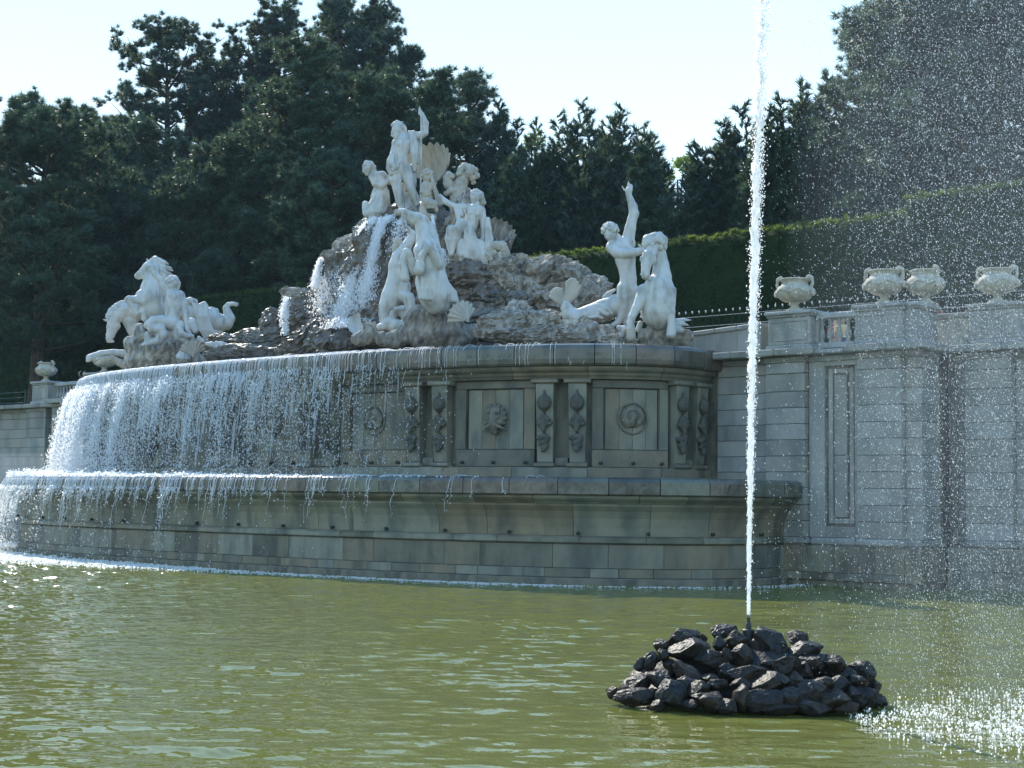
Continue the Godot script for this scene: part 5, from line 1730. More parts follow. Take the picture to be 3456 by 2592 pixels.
func build_trees() -> void:
	var rg := RandomNumberGenerator.new()
	tuft_pine = tuft(60, 0.38, 0.040, 1.5, 4, 0.16)
	var feather := tuft(38, 0.36, 0.06, 0.85, 6, 0.40)
	var leafball := leaves(20, 0.34, 0.20, 8)
	# trees measured in the photograph: kind, centre x, top y, half width (px), z, crown starts at this share of the height, leaf, label
	var list := [
		["pine", 130, 400, 330, -13.5, 0.24, "pine_b", 0.1, "broad low pine at the far left with a thick bare trunk", 1.25],
		["pine", -120, 430, 260, -19.0, 0.10, "pine_b", 0.0, "pine cut off by the left edge", 1.1],
		["pine", 395, 420, 190, -22.0, 0.10, "pine_b", 0.1, "lower pine between the far left pine and the tall ragged one", 1.1],
		["pine", 585, 118, 235, -34.0, 0.14, "pine_a", 0.2, "tall ragged pine left of the dense group, with open gaps", 1.05],
		["pine", 835, 85, 150, -38.0, 0.18, "pine_a", 0.18, "slim pine with a spiky top in the dense group of pines", 1.1],
		["pine", 715, 250, 150, -36.0, 0.12, "pine_a", 0.1, "dark pine filling the dip between the ragged pine and the dense group", 1.1],
		["pine", 1340, 190, 120, -38.0, 0.12, "pine_a", 0.1, "dark shoulder pine sloping down to the right of the highest one", 1.1],
		["pine", 260, 400, 170, -30.0, 0.10, "pine_a", 0.05, "dark pine behind the far left pine, half hidden", 1.1],
		["pine", 985, 35, 130, -40.0, 0.2, "pine_a", 0.15, "pine with a small round top just left of the highest one", 1.1],
		["pine", 1165, 14, 245, -40.0, 0.15, "pine_a", 0.1, "highest and darkest pine, dome shaped, above the statues", 1.3],
		["pine", 975, 175, 215, -23.5, 0.10, "pine_b", 0.1, "nearer pine in front of the dense group, with a bare lower trunk", 1.15],
		["pine", 1240, 272, 190, -25.0, 0.1, "pine_b", 0.05, "mid high pine right behind the standing man with the staff", 1.25],
		["pine", 1420, 280, 130, -27.0, 0.1, "pine_b", 0.1, "bushy pine right of the raised staff", 1.2],
		["pine", 1545, 285, 130, -30.0, 0.1, "pine_c", 0.15, "pine with a gap of sky, behind the big upright fan shell", 1.1],
		["pine", 770, 480, 200, -22.0, 0.05, "pine_b", 0.05, "dark lower pine above the left group of statues", 1.2],
		["pine", 1120, 560, 200, -21.5, 0.02, "pine_b", 0.1, "low young pine just left of the kneeling woman", 1.1],
		["pine", 640, 640, 170, -20.5, 0.02, "pine_b", 0.05, "small pine low behind the left rearing horse", 1.0],
		["pine", 400, 700, 190, -20.0, 0.02, "pine_b", 0.0, "shady small pine behind the lowered horse head", 1.0],
		["pine", 200, 640, 220, -22.0, 0.02, "pine_b", 0.0, "shady small pine beside the thick trunk at far left", 1.0],
		["broad", 1770, 330, 130, -52.0, 0.1, "broad", 0.0, "light green leafy tree peeping over the yews left of centre", 1.0],
		["yew", 1680, 345, 95, -30.0, 0.0, "yew", 0.0, "dark yew next to the pines, above the rock mound", 1.0],
		["yew", 1800, 400, 105, -28.0, 0.0, "yew_b", 0.0, "shorter dark yew in front of the light green leafy tree", 1.0],
		["yew", 1945, 332, 120, -29.0, 0.0, "yew", 0.0, "tallest dark yew with a ragged spiky top in the middle", 1.1],
		["yew", 2085, 352, 115, -28.0, 0.0, "yew", 0.0, "dark yew with a broad flat top left of the sky gap", 1.1],
		["yew", 2185, 425, 70, -26.0, 0.0, "yew_b", 0.0, "narrow lower yew at the left side of the sky gap", 1.0],
		["broad", 2290, 462, 120, -50.0, 0.05, "broad", 0.0, "light green leafy tree low in the sky gap", 1.0],
		["yew", 2330, 560, 80, -25.0, 0.0, "yew_b", 0.0, "low dark yew behind the raised arm", 1.0],
		["yew", 2430, 395, 85, -26.0, 0.0, "yew", 0.0, "dark yew just left of the water jet", 1.1],
		["yew", 2520, 345, 80, -27.0, 0.0, "yew", 0.0, "dark yew straight behind the water jet", 1.1],
		["yew", 2625, 330, 80, -25.0, 0.0, "yew_b", 0.0, "greyish yew just right of the water jet", 1.0],
		["yew", 2700, 268, 62, -26.0, 0.0, "yew_b", 0.0, "narrow pointed yew right of the water jet", 1.0],
		["yew", 2800, 258, 90, -25.0, 0.0, "yew_b", 0.0, "broad yew before the big pine at right", 1.1],
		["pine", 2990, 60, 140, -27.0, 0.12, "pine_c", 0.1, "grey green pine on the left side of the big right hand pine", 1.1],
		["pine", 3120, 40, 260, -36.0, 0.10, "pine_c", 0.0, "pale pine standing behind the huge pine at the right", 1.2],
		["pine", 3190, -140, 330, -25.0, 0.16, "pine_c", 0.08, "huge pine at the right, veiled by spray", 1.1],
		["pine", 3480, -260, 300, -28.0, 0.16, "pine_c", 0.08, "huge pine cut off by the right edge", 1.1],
		["yew", 2950, 420, 100, -24.0, 0.0, "yew_b", 0.0, "dark yew under the right pines above the hedge", 1.1],
		["yew", 3120, 470, 110, -24.0, 0.0, "yew_b", 0.0, "dark bushy yew above the step of the hedge", 1.1],
		["yew", 3330, 430, 120, -24.0, 0.0, "yew_b", 0.0, "dark bushy yew at the right above the high end of the hedge", 1.1]]
	var salt := 100
	for q: Array in list:
		salt += 1
		rg.seed = salt
		var z: float = q[4]
		var p := at_b(q[1], 900, z)
		var base := Vector3(p.x, land(p.x, z) - 0.1, z)
		var top := at_b(q[1], q[2], z)
		var k := per_px(top)
		var h := top.y - base.y
		var w: float = q[3] * k
		var kind: String = q[0]
		var t := thing({"pine": "pine_tree", "yew": "yew_tree", "broad": "leafy_tree"}[kind], base, rg.randf() * TAU)
		tag(t, q[8], "tree", "trees behind the fountain")
		match kind:
			"pine":
				crown_pine(t, h, w * 1.25, h * float(q[5]), M[q[6]], rg, q[7], q[9])
			"yew":
				crown_yew(t, h, w * 1.9, M[q[6]], rg, feather, q[9])
			"broad":
				crown_broad(t, h, w, h * float(q[5]), M[q[6]], rg, leafball, q[9])
	# dark undergrowth that closes the view below the crowns
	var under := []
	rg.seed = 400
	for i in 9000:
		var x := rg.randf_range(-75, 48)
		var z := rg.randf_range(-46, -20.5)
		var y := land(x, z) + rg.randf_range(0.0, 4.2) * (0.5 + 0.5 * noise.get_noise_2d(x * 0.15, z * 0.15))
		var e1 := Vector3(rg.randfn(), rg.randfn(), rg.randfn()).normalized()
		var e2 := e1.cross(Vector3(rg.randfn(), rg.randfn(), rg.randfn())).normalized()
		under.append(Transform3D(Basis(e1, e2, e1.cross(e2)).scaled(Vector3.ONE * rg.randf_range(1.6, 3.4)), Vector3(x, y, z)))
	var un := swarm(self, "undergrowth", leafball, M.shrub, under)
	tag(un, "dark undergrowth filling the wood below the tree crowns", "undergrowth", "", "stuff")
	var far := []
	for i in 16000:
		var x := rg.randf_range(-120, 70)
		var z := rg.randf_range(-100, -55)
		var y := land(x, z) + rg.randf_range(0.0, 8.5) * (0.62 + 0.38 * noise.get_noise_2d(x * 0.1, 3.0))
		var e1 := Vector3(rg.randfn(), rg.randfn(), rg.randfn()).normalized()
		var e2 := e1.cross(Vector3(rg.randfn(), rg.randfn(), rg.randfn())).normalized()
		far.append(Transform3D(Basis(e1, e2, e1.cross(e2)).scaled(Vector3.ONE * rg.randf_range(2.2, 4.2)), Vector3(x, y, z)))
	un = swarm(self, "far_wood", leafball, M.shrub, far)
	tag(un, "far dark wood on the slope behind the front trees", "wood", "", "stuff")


# ------------------------------------------------------------------ people on the terrace, a few pixels each
func build_people() -> void:
	var list := [
		[Vector3(-25.2, 6.8, -4.9), Color(0.10, 0.05, 0.05), Color(0.05, 0.05, 0.07), true, "person with raised arm behind the far left balusters in dark clothes"],
		[Vector3(16.45, 6.8, -6.0), Color(0.55, 0.42, 0.22), Color(0.04, 0.05, 0.09), false, "person in ochre top seen through the balusters at right"],
		[Vector3(16.0, 6.8, -6.4), Color(0.45, 0.12, 0.12), Color(0.40, 0.30, 0.26), false, "person in red seen through the balusters beside the ochre one"],
		[Vector3(19.2, 6.8, -4.6), Color(0.70, 0.72, 0.75), Color(0.05, 0.06, 0.10), false, "person in white partly hidden between the close pair of urns"],
		[Vector3(20.5, 6.8, -4.3), Color(0.25, 0.07, 0.06), Color(0.05, 0.05, 0.08), true, "person in dark red behind the right urn of the close pair"]]
	for q: Array in list:
		var o := thing("person", q[0], 0.7)
		tag(o, q[4], "person", "people on the terrace")
		var skin := mat(Color(0.42, 0.27, 0.20), 0.6)
		var top := mat(q[1], 0.9)
		var low := mat(q[2], 0.9)
		var raised: bool = q[3]
		var arm := [-0.21, 1.38, 0, 0.05, -0.27, 1.62, 0.08, 0.042, -0.14, 1.74, 0.14, 0.035] if raised else [-0.21, 1.38, 0, 0.05, -0.26, 1.12, 0.02, 0.042, -0.2, 0.9, 0.1, 0.035]
		var sk := [[0, 1.62, 0.01, 0.095, 0, 1.56, 0.03, 0.08], [0, 1.56, 0, 0.055, 0, 1.44, 0, 0.06], arm, [0.21, 1.38, 0, 0.05, 0.26, 1.12, 0.02, 0.042, 0.2, 0.9, 0.1, 0.035], [-0.1, 0.5, 0, 0.06, -0.1, 0.08, 0, 0.045, -0.1, 0.04, 0.14, 0.04], [0.1, 0.5, 0, 0.06, 0.1, 0.08, 0, 0.045, 0.1, 0.04, 0.14, 0.04], [0, 1.4, 0, 0.11, 0, 1.0, 0, 0.12], [-0.09, 0.95, 0, 0.09, -0.1, 0.5, 0, 0.06], [0.09, 0.95, 0, 0.09, 0.1, 0.5, 0, 0.06], [0, 1.59, 0.115, 0.018]]
		for spec: Array in [["body", sk, skin], ["shirt", [[-0.16, 1.40, 0, 0.085, 0.16, 1.40, 0, 0.085], [0, 1.34, 0, 0.15, 0, 1.05, 0, 0.145], [-0.2, 1.38, 0, 0.07, -0.24, 1.24 if not raised else 1.5, 0.02, 0.062], [0.2, 1.38, 0, 0.07, 0.24, 1.24, 0.02, 0.062]], top], ["trousers", [[0, 0.98, 0, 0.155, 0, 0.92, 0, 0.15], [-0.09, 0.9, 0, 0.105, -0.1, 0.45, 0, 0.078], [0.09, 0.9, 0, 0.105, 0.1, 0.45, 0, 0.078]], low], ["hair", [[0, 1.67, -0.02, 0.095, 0, 1.60, -0.05, 0.075]], mat(Color(0.05, 0.035, 0.025), 0.7)]]:
			var bones := []
			for c: Array in spec[1]:
				var n := c.size() / 4
				for i in maxi(1, n - 1):
					var j := mini(i + 1, n - 1)
					bones.append(PackedFloat32Array([c[i * 4], c[i * 4 + 1], c[i * 4 + 2], c[i * 4 + 3], c[j * 4], c[j * 4 + 1], c[j * 4 + 2], c[j * 4 + 3]]))
			part(o, spec[0], body(bones, 0.02, 0.035).mesh(), spec[2])


# ------------------------------------------------------------------ falling water
func drop_mesh(sides := 6, rings := 4, tall := 1.0) -> ArrayMesh:
	var m := MB.new()
	var prof := []
	for i in rings + 1:
		var a := PI * i / rings - PI * 0.5
		prof.append(Vector2(maxf(cos(a), 0.001), sin(a) * tall))
	m.lathe(prof, sides)
	return m.mesh()


func splash_mesh() -> ArrayMesh:
	# a scrap of broken water: three small thin films that cross
	var m := MB.new()
	for ax in 3:
		var c := []
		for i in 6:
			var a := TAU * i / 6.0
			var r := 1.0 + 0.22 * sin(i * 2.3 + ax)
			var p := Vector3.ZERO
			p[(ax + 1) % 3] = cos(a) * r
			p[(ax + 2) % 3] = sin(a) * r
			c.append(p)
		for i in 4:
			m.tri(c[0], c[i + 1], c[i + 2])
	return m.mesh()


func blob(p: Vector3, r: float, tall := 1.0) -> Transform3D:
	var a := fposmod(p.x * 37.0 + p.z * 91.0 + p.y * 13.0, TAU)
	return Transform3D(Basis(Vector3(r, 0, 0), Vector3(0, r * tall, 0), Vector3(0, 0, r)) * Basis(Vector3(0.3, 0.8, 0.52).normalized(), a), p)


func fall(ov: Oval, s: float, y0: float, v: float, t: float) -> Vector3:
	return ov.at(s, y0 - 4.9 * t * t, -v * t)


func build_cascades() -> void:
	var U := up_oval
	var L := low_oval
	var rg := RandomNumberGenerator.new()
	rg.seed = 900
	var drop := splash_mesh()
	# ---- upper basin: a rippled film over the rim, then threads, then drops
	var prof := [Vector2(1.6, 7.03), Vector2(0.9, 7.06), Vector2(0.45, 7.075), Vector2(0.2, 7.045), Vector2(0.07, 6.985), Vector2(0.0, 6.895), Vector2(-0.02, 6.76), Vector2(-0.025, 6.62), Vector2(-0.02, 6.50), Vector2(-0.01, 6.36)]
	var up := thing("upper_waterfall", Vector3.ZERO)
	tag(up, "white water pouring over the rim of the upper basin, thickest at left", "waterfall", "", "stuff")
	part(up, "water_film", ribbons(U, prof, -U.half, 15.0, 900, false, rg).mesh(), M.film)
	var th := MB.new()
	for i in 3000:
		var s := lerpf(-U.half, 15.5, pow(rg.randf(), 1.5))
		var fl := flow(s)
		if rg.randf() > 0.03 + fl * 1.1:
			continue
		var v := lerpf(0.25, 1.25, fl) * rg.randf_range(0.8, 1.2)
		var t0 := rg.randf_range(0.0, 0.25)
		var t1 := minf(t0 + rg.randf_range(0.10, 0.30) * (0.5 + fl), 0.86)
		var path := []
		var rad := []
		var n := 7
		var w := rg.randf_range(0.005, 0.018) * (0.55 + 0.7 * fl)
		for k in n:
			var t := lerpf(t0, t1, k / (n - 1.0))
			var p := fall(U, s + 0.02 * sin(t * 30.0 + i), 6.62, v, t)
			path.append(p + Vector3(rg.randfn(), rg.randfn(), rg.randfn()) * 0.012)
			rad.append(w * (0.35 + sin(PI * (k + 0.6) / (n + 0.2))) * rg.randf_range(0.7, 1.2))
		th.tube(path, rad, 4, false)
	# streaks that run on the rim itself
	for i in 2200:
		var s := lerpf(-U.half, 14.5, rg.randf())
		if rg.randf() > 0.04 + flow(s) * 0.95:
			continue
		var path := []
		var rad := []
		for q: Vector2 in prof.slice(3):
			path.append(U.at(s + rg.randf_range(-0.01, 0.01), q.y + 0.01, q.x - 0.02 - 0.035 * flow(s) * maxf(0.0, (6.9 - q.y) * 3.0)))
			rad.append(rg.randf_range(0.003, 0.009))
		th.tube(path, rad, 4, false)
	part(up, "water_threads", th.mesh(), M.spray)
	var drops := []
	for i in 420000:
		var s := lerpf(-U.half, 13.0, pow(rg.randf(), 1.25))
		var fl := flow(s)
		var t := sqrt(rg.randf()) * 0.87
		var keep := fl * (0.25 + 0.9 * smoothstep(0.1, 0.35, t)) * (0.50 + 0.75 * noise.get_noise_2d(s * 1.1, t * 1.2) + 0.5 * noise.get_noise_2d(s * 4.5, t * 2.6))
		if s > -6.5 and t > 0.50:
			keep *= lerpf(1.0, 0.55, smoothstep(0.50, 0.8, t))
		if rg.randf() > minf(keep * 1.35, 0.62):
			continue
		var v := lerpf(0.25, 1.3, fl) * (1.0 + 0.20 * rg.randfn())
		var p := fall(U, s + rg.randfn() * 0.10 * t, 6.62, v, t) + Vector3(rg.randfn(), rg.randfn(), rg.randfn()) * 0.07
		if p.y < 3.0:
			continue
		drops.append(blob(p, 0.005 + 0.017 * pow(rg.randf(), 3.0), rg.randf_range(1.0, 2.2)))
	swarm(up, "drops", drop, M.spray, drops)
	# torn veils of thin water between the threads
	var veil := MB.new()
	for i in 1500:
		var s := lerpf(-U.half, 8.0, pow(rg.randf(), 1.5))
		var fl := flow(s)
		if rg.randf() > fl * 1.3:
			continue
		var v := lerpf(0.25, 1.25, fl) * rg.randf_range(0.8, 1.15)
		var t0 := rg.randf_range(0.02, 0.55)
		var t1 := minf(t0 + rg.randf_range(0.10, 0.30), 0.84)
		var w := rg.randf_range(0.03, 0.16) * (0.4 + 0.8 * fl)
		var pts := PackedVector3Array()
		for k in 8:
			var u := k / 7.0
			var t := lerpf(t0, t1, u)
			var ww := w * (sin(PI * (u * 0.9 + 0.08)) + 0.1) * rg.randf_range(0.7, 1.2)
			for c in 4:
				var d := (c - 1.5) / 1.5
				pts.append(fall(U, s + d * ww * 0.5 + 0.02 * sin(t * 20.0 + i), 6.62, v * (1.0 + 0.03 * rg.randfn()), t))
		veil.add(sheet(pts, 8, 4))
	part(up, "water_veils", veil.mesh(), M.film)
	# ---- splash and foam lying in the lower basin
	var foam := []
	for i in 26000:
		var s := lerpf(-L.half, 12.0, pow(rg.randf(), 1.4))
		var fl := clampf(flow(s * 0.86) + 0.15, 0.0, 1.0)
		if rg.randf() > fl:
			continue
		var e := rg.randf_range(0.08, 2.6)
		var y := 2.98 + absf(rg.randfn()) * 0.16 * fl * fl
		foam.append(blob(L.at(s, y, e), rg.randf_range(0.015, 0.055), 0.6))
	var fo := swarm(self, "basin_splash", drop, M.foam, foam)
	tag(fo, "white splash and foam in the lower basin where the upper water lands", "splash", "", "stuff")
	# ---- lower basin
	var lw := thing("lower_waterfall", Vector3.ZERO)
	tag(lw, "threads of water running over the rim of the lower basin into the pool", "waterfall", "", "stuff")
	var prof2 := [Vector2(1.2, 3.0), Vector2(0.5, 3.035), Vector2(0.26, 3.02), Vector2(0.10, 2.965), Vector2(0.01, 2.865), Vector2(-0.025, 2.74), Vector2(-0.03, 2.62)]
	part(lw, "water_film", ribbons(L, prof2, -L.half, 14.0, 800, true, rg).mesh(), M.film)
	th = MB.new()
	var ld := []
	for i in 1900:
		var s := lerpf(-L.half, 15.0, pow(rg.randf(), 1.2))
		var fl := flow2(s)
		if rg.randf() > fl + 0.012:
			continue
		var path := []
		var rad := []
		var w := rg.randf_range(0.007, 0.020) * (0.6 + 0.7 * fl)
		var drift := rg.randf_range(-0.16, 0.06)
		for q: Vector2 in prof2.slice(3):
			path.append(L.at(s + drift * (2.97 - q.y), q.y + 0.01, q.x - 0.02))
			rad.append(w * rg.randf_range(0.7, 1.2))
		var v := lerpf(0.15, 0.9, fl) * rg.randf_range(0.7, 1.3)
		var t1 := (0.10 + 0.48 * pow(rg.randf(), 1.4)) * (0.7 + 0.5 * fl)
		for k in 9:
			var t := t1 * (k + 1) / 9.0
			var p := L.at(s + drift * (0.35 + t * 1.6) + 0.03 * sin(t * 25.0 + i), 2.62 - 0.5 * t - 4.4 * t * t, -0.05 - v * t)
			path.append(p + Vector3(rg.randfn(), rg.randfn(), rg.randfn()) * 0.014)
			rad.append(w * rg.randf_range(0.4, 1.3) * (1.15 - 0.09 * k))
			for c in int(1 + 4 * fl * rg.randf()):
				ld.append(blob(p + Vector3(rg.randfn(), rg.randfn(), rg.randfn()) * (0.03 + 0.08 * t), 0.006 + 0.016 * pow(rg.randf(), 2.0), 1.2))
		th.tube(path, rad, 4, false)
	part(lw, "water_threads", th.mesh(), M.spray)
	for i in 110000:
		var s := lerpf(-L.half, 10.0, pow(rg.randf(), 1.6))
		var fl := flow2(s)
		var t := sqrt(rg.randf()) * 0.72
		if rg.randf() > fl * fl * (0.35 + 0.9 * noise.get_noise_2d(s * 1.3, t * 2.0 + 20.0)):
			continue
		var p := L.at(s + rg.randfn() * 0.12, 2.62 - 0.4 * t - 4.9 * t * t, -0.05 - lerpf(0.2, 1.5, fl) * t) + Vector3(rg.randfn(), rg.randfn(), rg.randfn()) * 0.08
		if p.y < 0.02:
			continue
		ld.append(blob(p, 0.006 + 0.020 * pow(rg.randf(), 3.0), 1.3))
	swarm(lw, "drops", drop, M.spray, ld)
	# ---- foam where it meets the pool
	foam = []
	for i in 26000:
		var s := lerpf(-L.half - 2.0, L.half, pow(rg.randf(), 1.15))
		var fl := clampf(0.10 + 0.95 * smoothstep(9.0, -13.0, s), 0.0, 1.0)
		var near := rg.randf()
		var e := -0.15 - (0.4 + 3.6 * fl) * pow(near, 1.35)
		if rg.randf() > 1.10 - near * lerpf(1.0, 0.85, fl):
			continue
		if s > 2.0 and rg.randf() > 0.55 + 0.9 * noise.get_noise_2d(s * 1.3, e * 1.2 + 90.0):
			continue
		if s > 15.0 and rg.randf() > 0.3:
			continue
		foam.append(blob(L.at(s, 0.015 + absf(rg.randfn()) * 0.05 * fl, e), rg.randf_range(0.010, 0.040) * (0.7 + 0.5 * fl), 0.7))
	fo = swarm(self, "pool_foam", drop, M.foam, foam)
	tag(fo, "line of white foam and bubbles along the foot of the lower basin", "foam", "", "stuff")
	# ---- water over the rocks
	var rw := thing("rock_waterfall", Vector3.ZERO)
	tag(rw, "white streams tumbling down the rock mound left of the rearing horse", "waterfall", "", "stuff")
	var sp := []
	# photo path of each stream: x, y, distance z, half width px
	var streams := [
		[[1262, 736, -0.9, 10], [1232, 770, -0.7, 14], [1205, 850, -0.5, 17], [1188, 930, -0.3, 22], [1170, 1010, -0.1, 28], [1150, 1075, 0.0, 30], 2600],
		[[1285, 736, -0.9, 5], [1262, 790, -0.7, 6], [1240, 880, -0.5, 7], [1228, 960, -0.3, 12], [1222, 1040, -0.1, 20], [1215, 1085, 0.0, 24], 1300],
		[[1318, 730, -0.9, 10], [1290, 755, -0.7, 12], [1268, 810, -0.5, 13], [1252, 880, -0.3, 16], [1240, 960, -0.1, 24], [1228, 1085, 0.0, 32], 2300],
		[[1082, 872, -1.0, 5], [1072, 910, -0.9, 8], [1062, 970, -0.7, 12], 520], [[1090, 930, -0.9, 20], [1085, 990, -0.8, 30], [1090, 1060, -0.7, 36], 380],
		[[966, 1005, -0.7, 8], [962, 1040, -0.6, 12], [958, 1075, -0.5, 14], [962, 1130, -0.2, 10], 380],
		[[1460, 728, -0.3, 3], [1466, 790, -0.2, 5], [1470, 850, -0.1, 8], 360], [[1350, 740, -0.6, 20], [1345, 800, -0.4, 26], [1345, 880, -0.3, 30], 260], [[1150, 900, -0.9, 40], [1130, 990, -0.7, 50], [1130, 1080, -0.5, 60], 420],
		[[1175, 1075, 0.3, 50], [1170, 1105, 0.6, 70], 420], [[1495, 840, 0.0, 6], [1500, 890, 0.1, 12], [1505, 930, 0.1, 16], 160]]
	for st: Array in streams:
		var n: int = st[st.size() - 1]
		var m := st.size() - 2
		for i in int(n * 3.6):
			var u := rg.randf() * m
			var j := mini(int(u), m - 1)
			var fr := u - j
			var a: Array = st[j]
			var b: Array = st[j + 1]
			var p := at_b(lerpf(a[0], b[0], fr) + rg.randfn() * lerpf(a[3], b[3], fr) * 0.68, lerpf(a[1], b[1], fr) + rg.randfn() * 3.0, lerpf(a[2], b[2], fr) + rg.randfn() * 0.08)
			sp.append(blob(p, 0.008 + 0.024 * pow(rg.randf(), 2.6), rg.randf_range(1.0, 1.8)))
	swarm(rw, "drops", drop, M.spray, sp)
	th = MB.new()
	for st: Array in streams.slice(0, 3):
		for i in 14:
			var path := []
			var rad := []
			var off := rg.randfn() * 0.5
			for j in st.size() - 1:
				var a: Array = st[j]
				path.append(at_b(a[0] + off * a[3], a[1], a[2] + 0.03 * rg.randfn()))
				rad.append(0.028 * (1.0 - 0.14 * j) * rg.randf_range(0.7, 1.2))
			th.tube(path.slice(0, 4), rad.slice(0, 4), 5, false)
	part(rw, "water_threads", th.mesh(), M.spray)


func ribbons(ov: Oval, prof: Array, s0: float, s1: float, count: int, low: bool, rg: RandomNumberGenerator) -> MB:
	# separate tongues of water hugging the rim, close together where much comes over, apart where little does
	var m := MB.new()
	var step := (s1 - s0) / count
	var k := prof.size()
	for i in count:
		var s := s0 + (i + rg.randf() * 0.6) * step
		var fl := flow2(s) if low else flow(s)
		if rg.randf() > 0.03 + 1.7 * fl:
			continue
		var w := step * rg.randf_range(0.5, 1.5) * (0.5 + 0.8 * fl)
		var last := clampi(int(k * (0.55 + 0.55 * fl) * rg.randf_range(0.7, 1.2)) + 1, 4, k)
		var pts := PackedVector3Array()
		var lift := rg.randf_range(0.004, 0.022)
		for j in last:
			var q: Vector2 = prof[j]
			var x := s + 0.02 * sin(j * 0.9 + i) - 0.03 * j / float(k)
			var ww := w * (1.0 if j < last - 2 else (0.75 if j == last - 2 else 0.25)) * rg.randf_range(0.85, 1.15)
			var e := q.x - 0.004
			if j > k / 2:
				e -= 0.03 * fl * (j - k / 2)
			for c in 5:
				var bulge := lift * (1.0 - pow((c - 2) / 2.0, 2.0))
				pts.append(ov.at(x + (c - 2) * 0.25 * ww, q.y + (bulge if j < 4 else 0.0), e - (bulge if j >= 3 else 0.0)))
		m.add(sheet(pts, last, 5))
	return m


func flow(s: float) -> float:
	# how much water comes over the upper rim, from its left end to its right
	var f := smoothstep(10.5, -4.5, s) * 0.60 + 0.30 * smoothstep(-7.0, -10.5, s)
	f *= 0.72 + 0.55 * noise.get_noise_2d(s * 0.55, 4.0)
	return clampf(f, 0.0, 1.0)


func flow2(s: float) -> float:
	var f := smoothstep(12.5, -6.0, s) * 0.58 + 0.5 * smoothstep(-13.5, -18.5, s)
	f *= 0.72 + 0.5 * noise.get_noise_2d(s * 0.9, 14.0) + 0.55 * noise.get_noise_2d(s * 3.1, 44.0)
	return clampf(f, 0.0, 1.0)


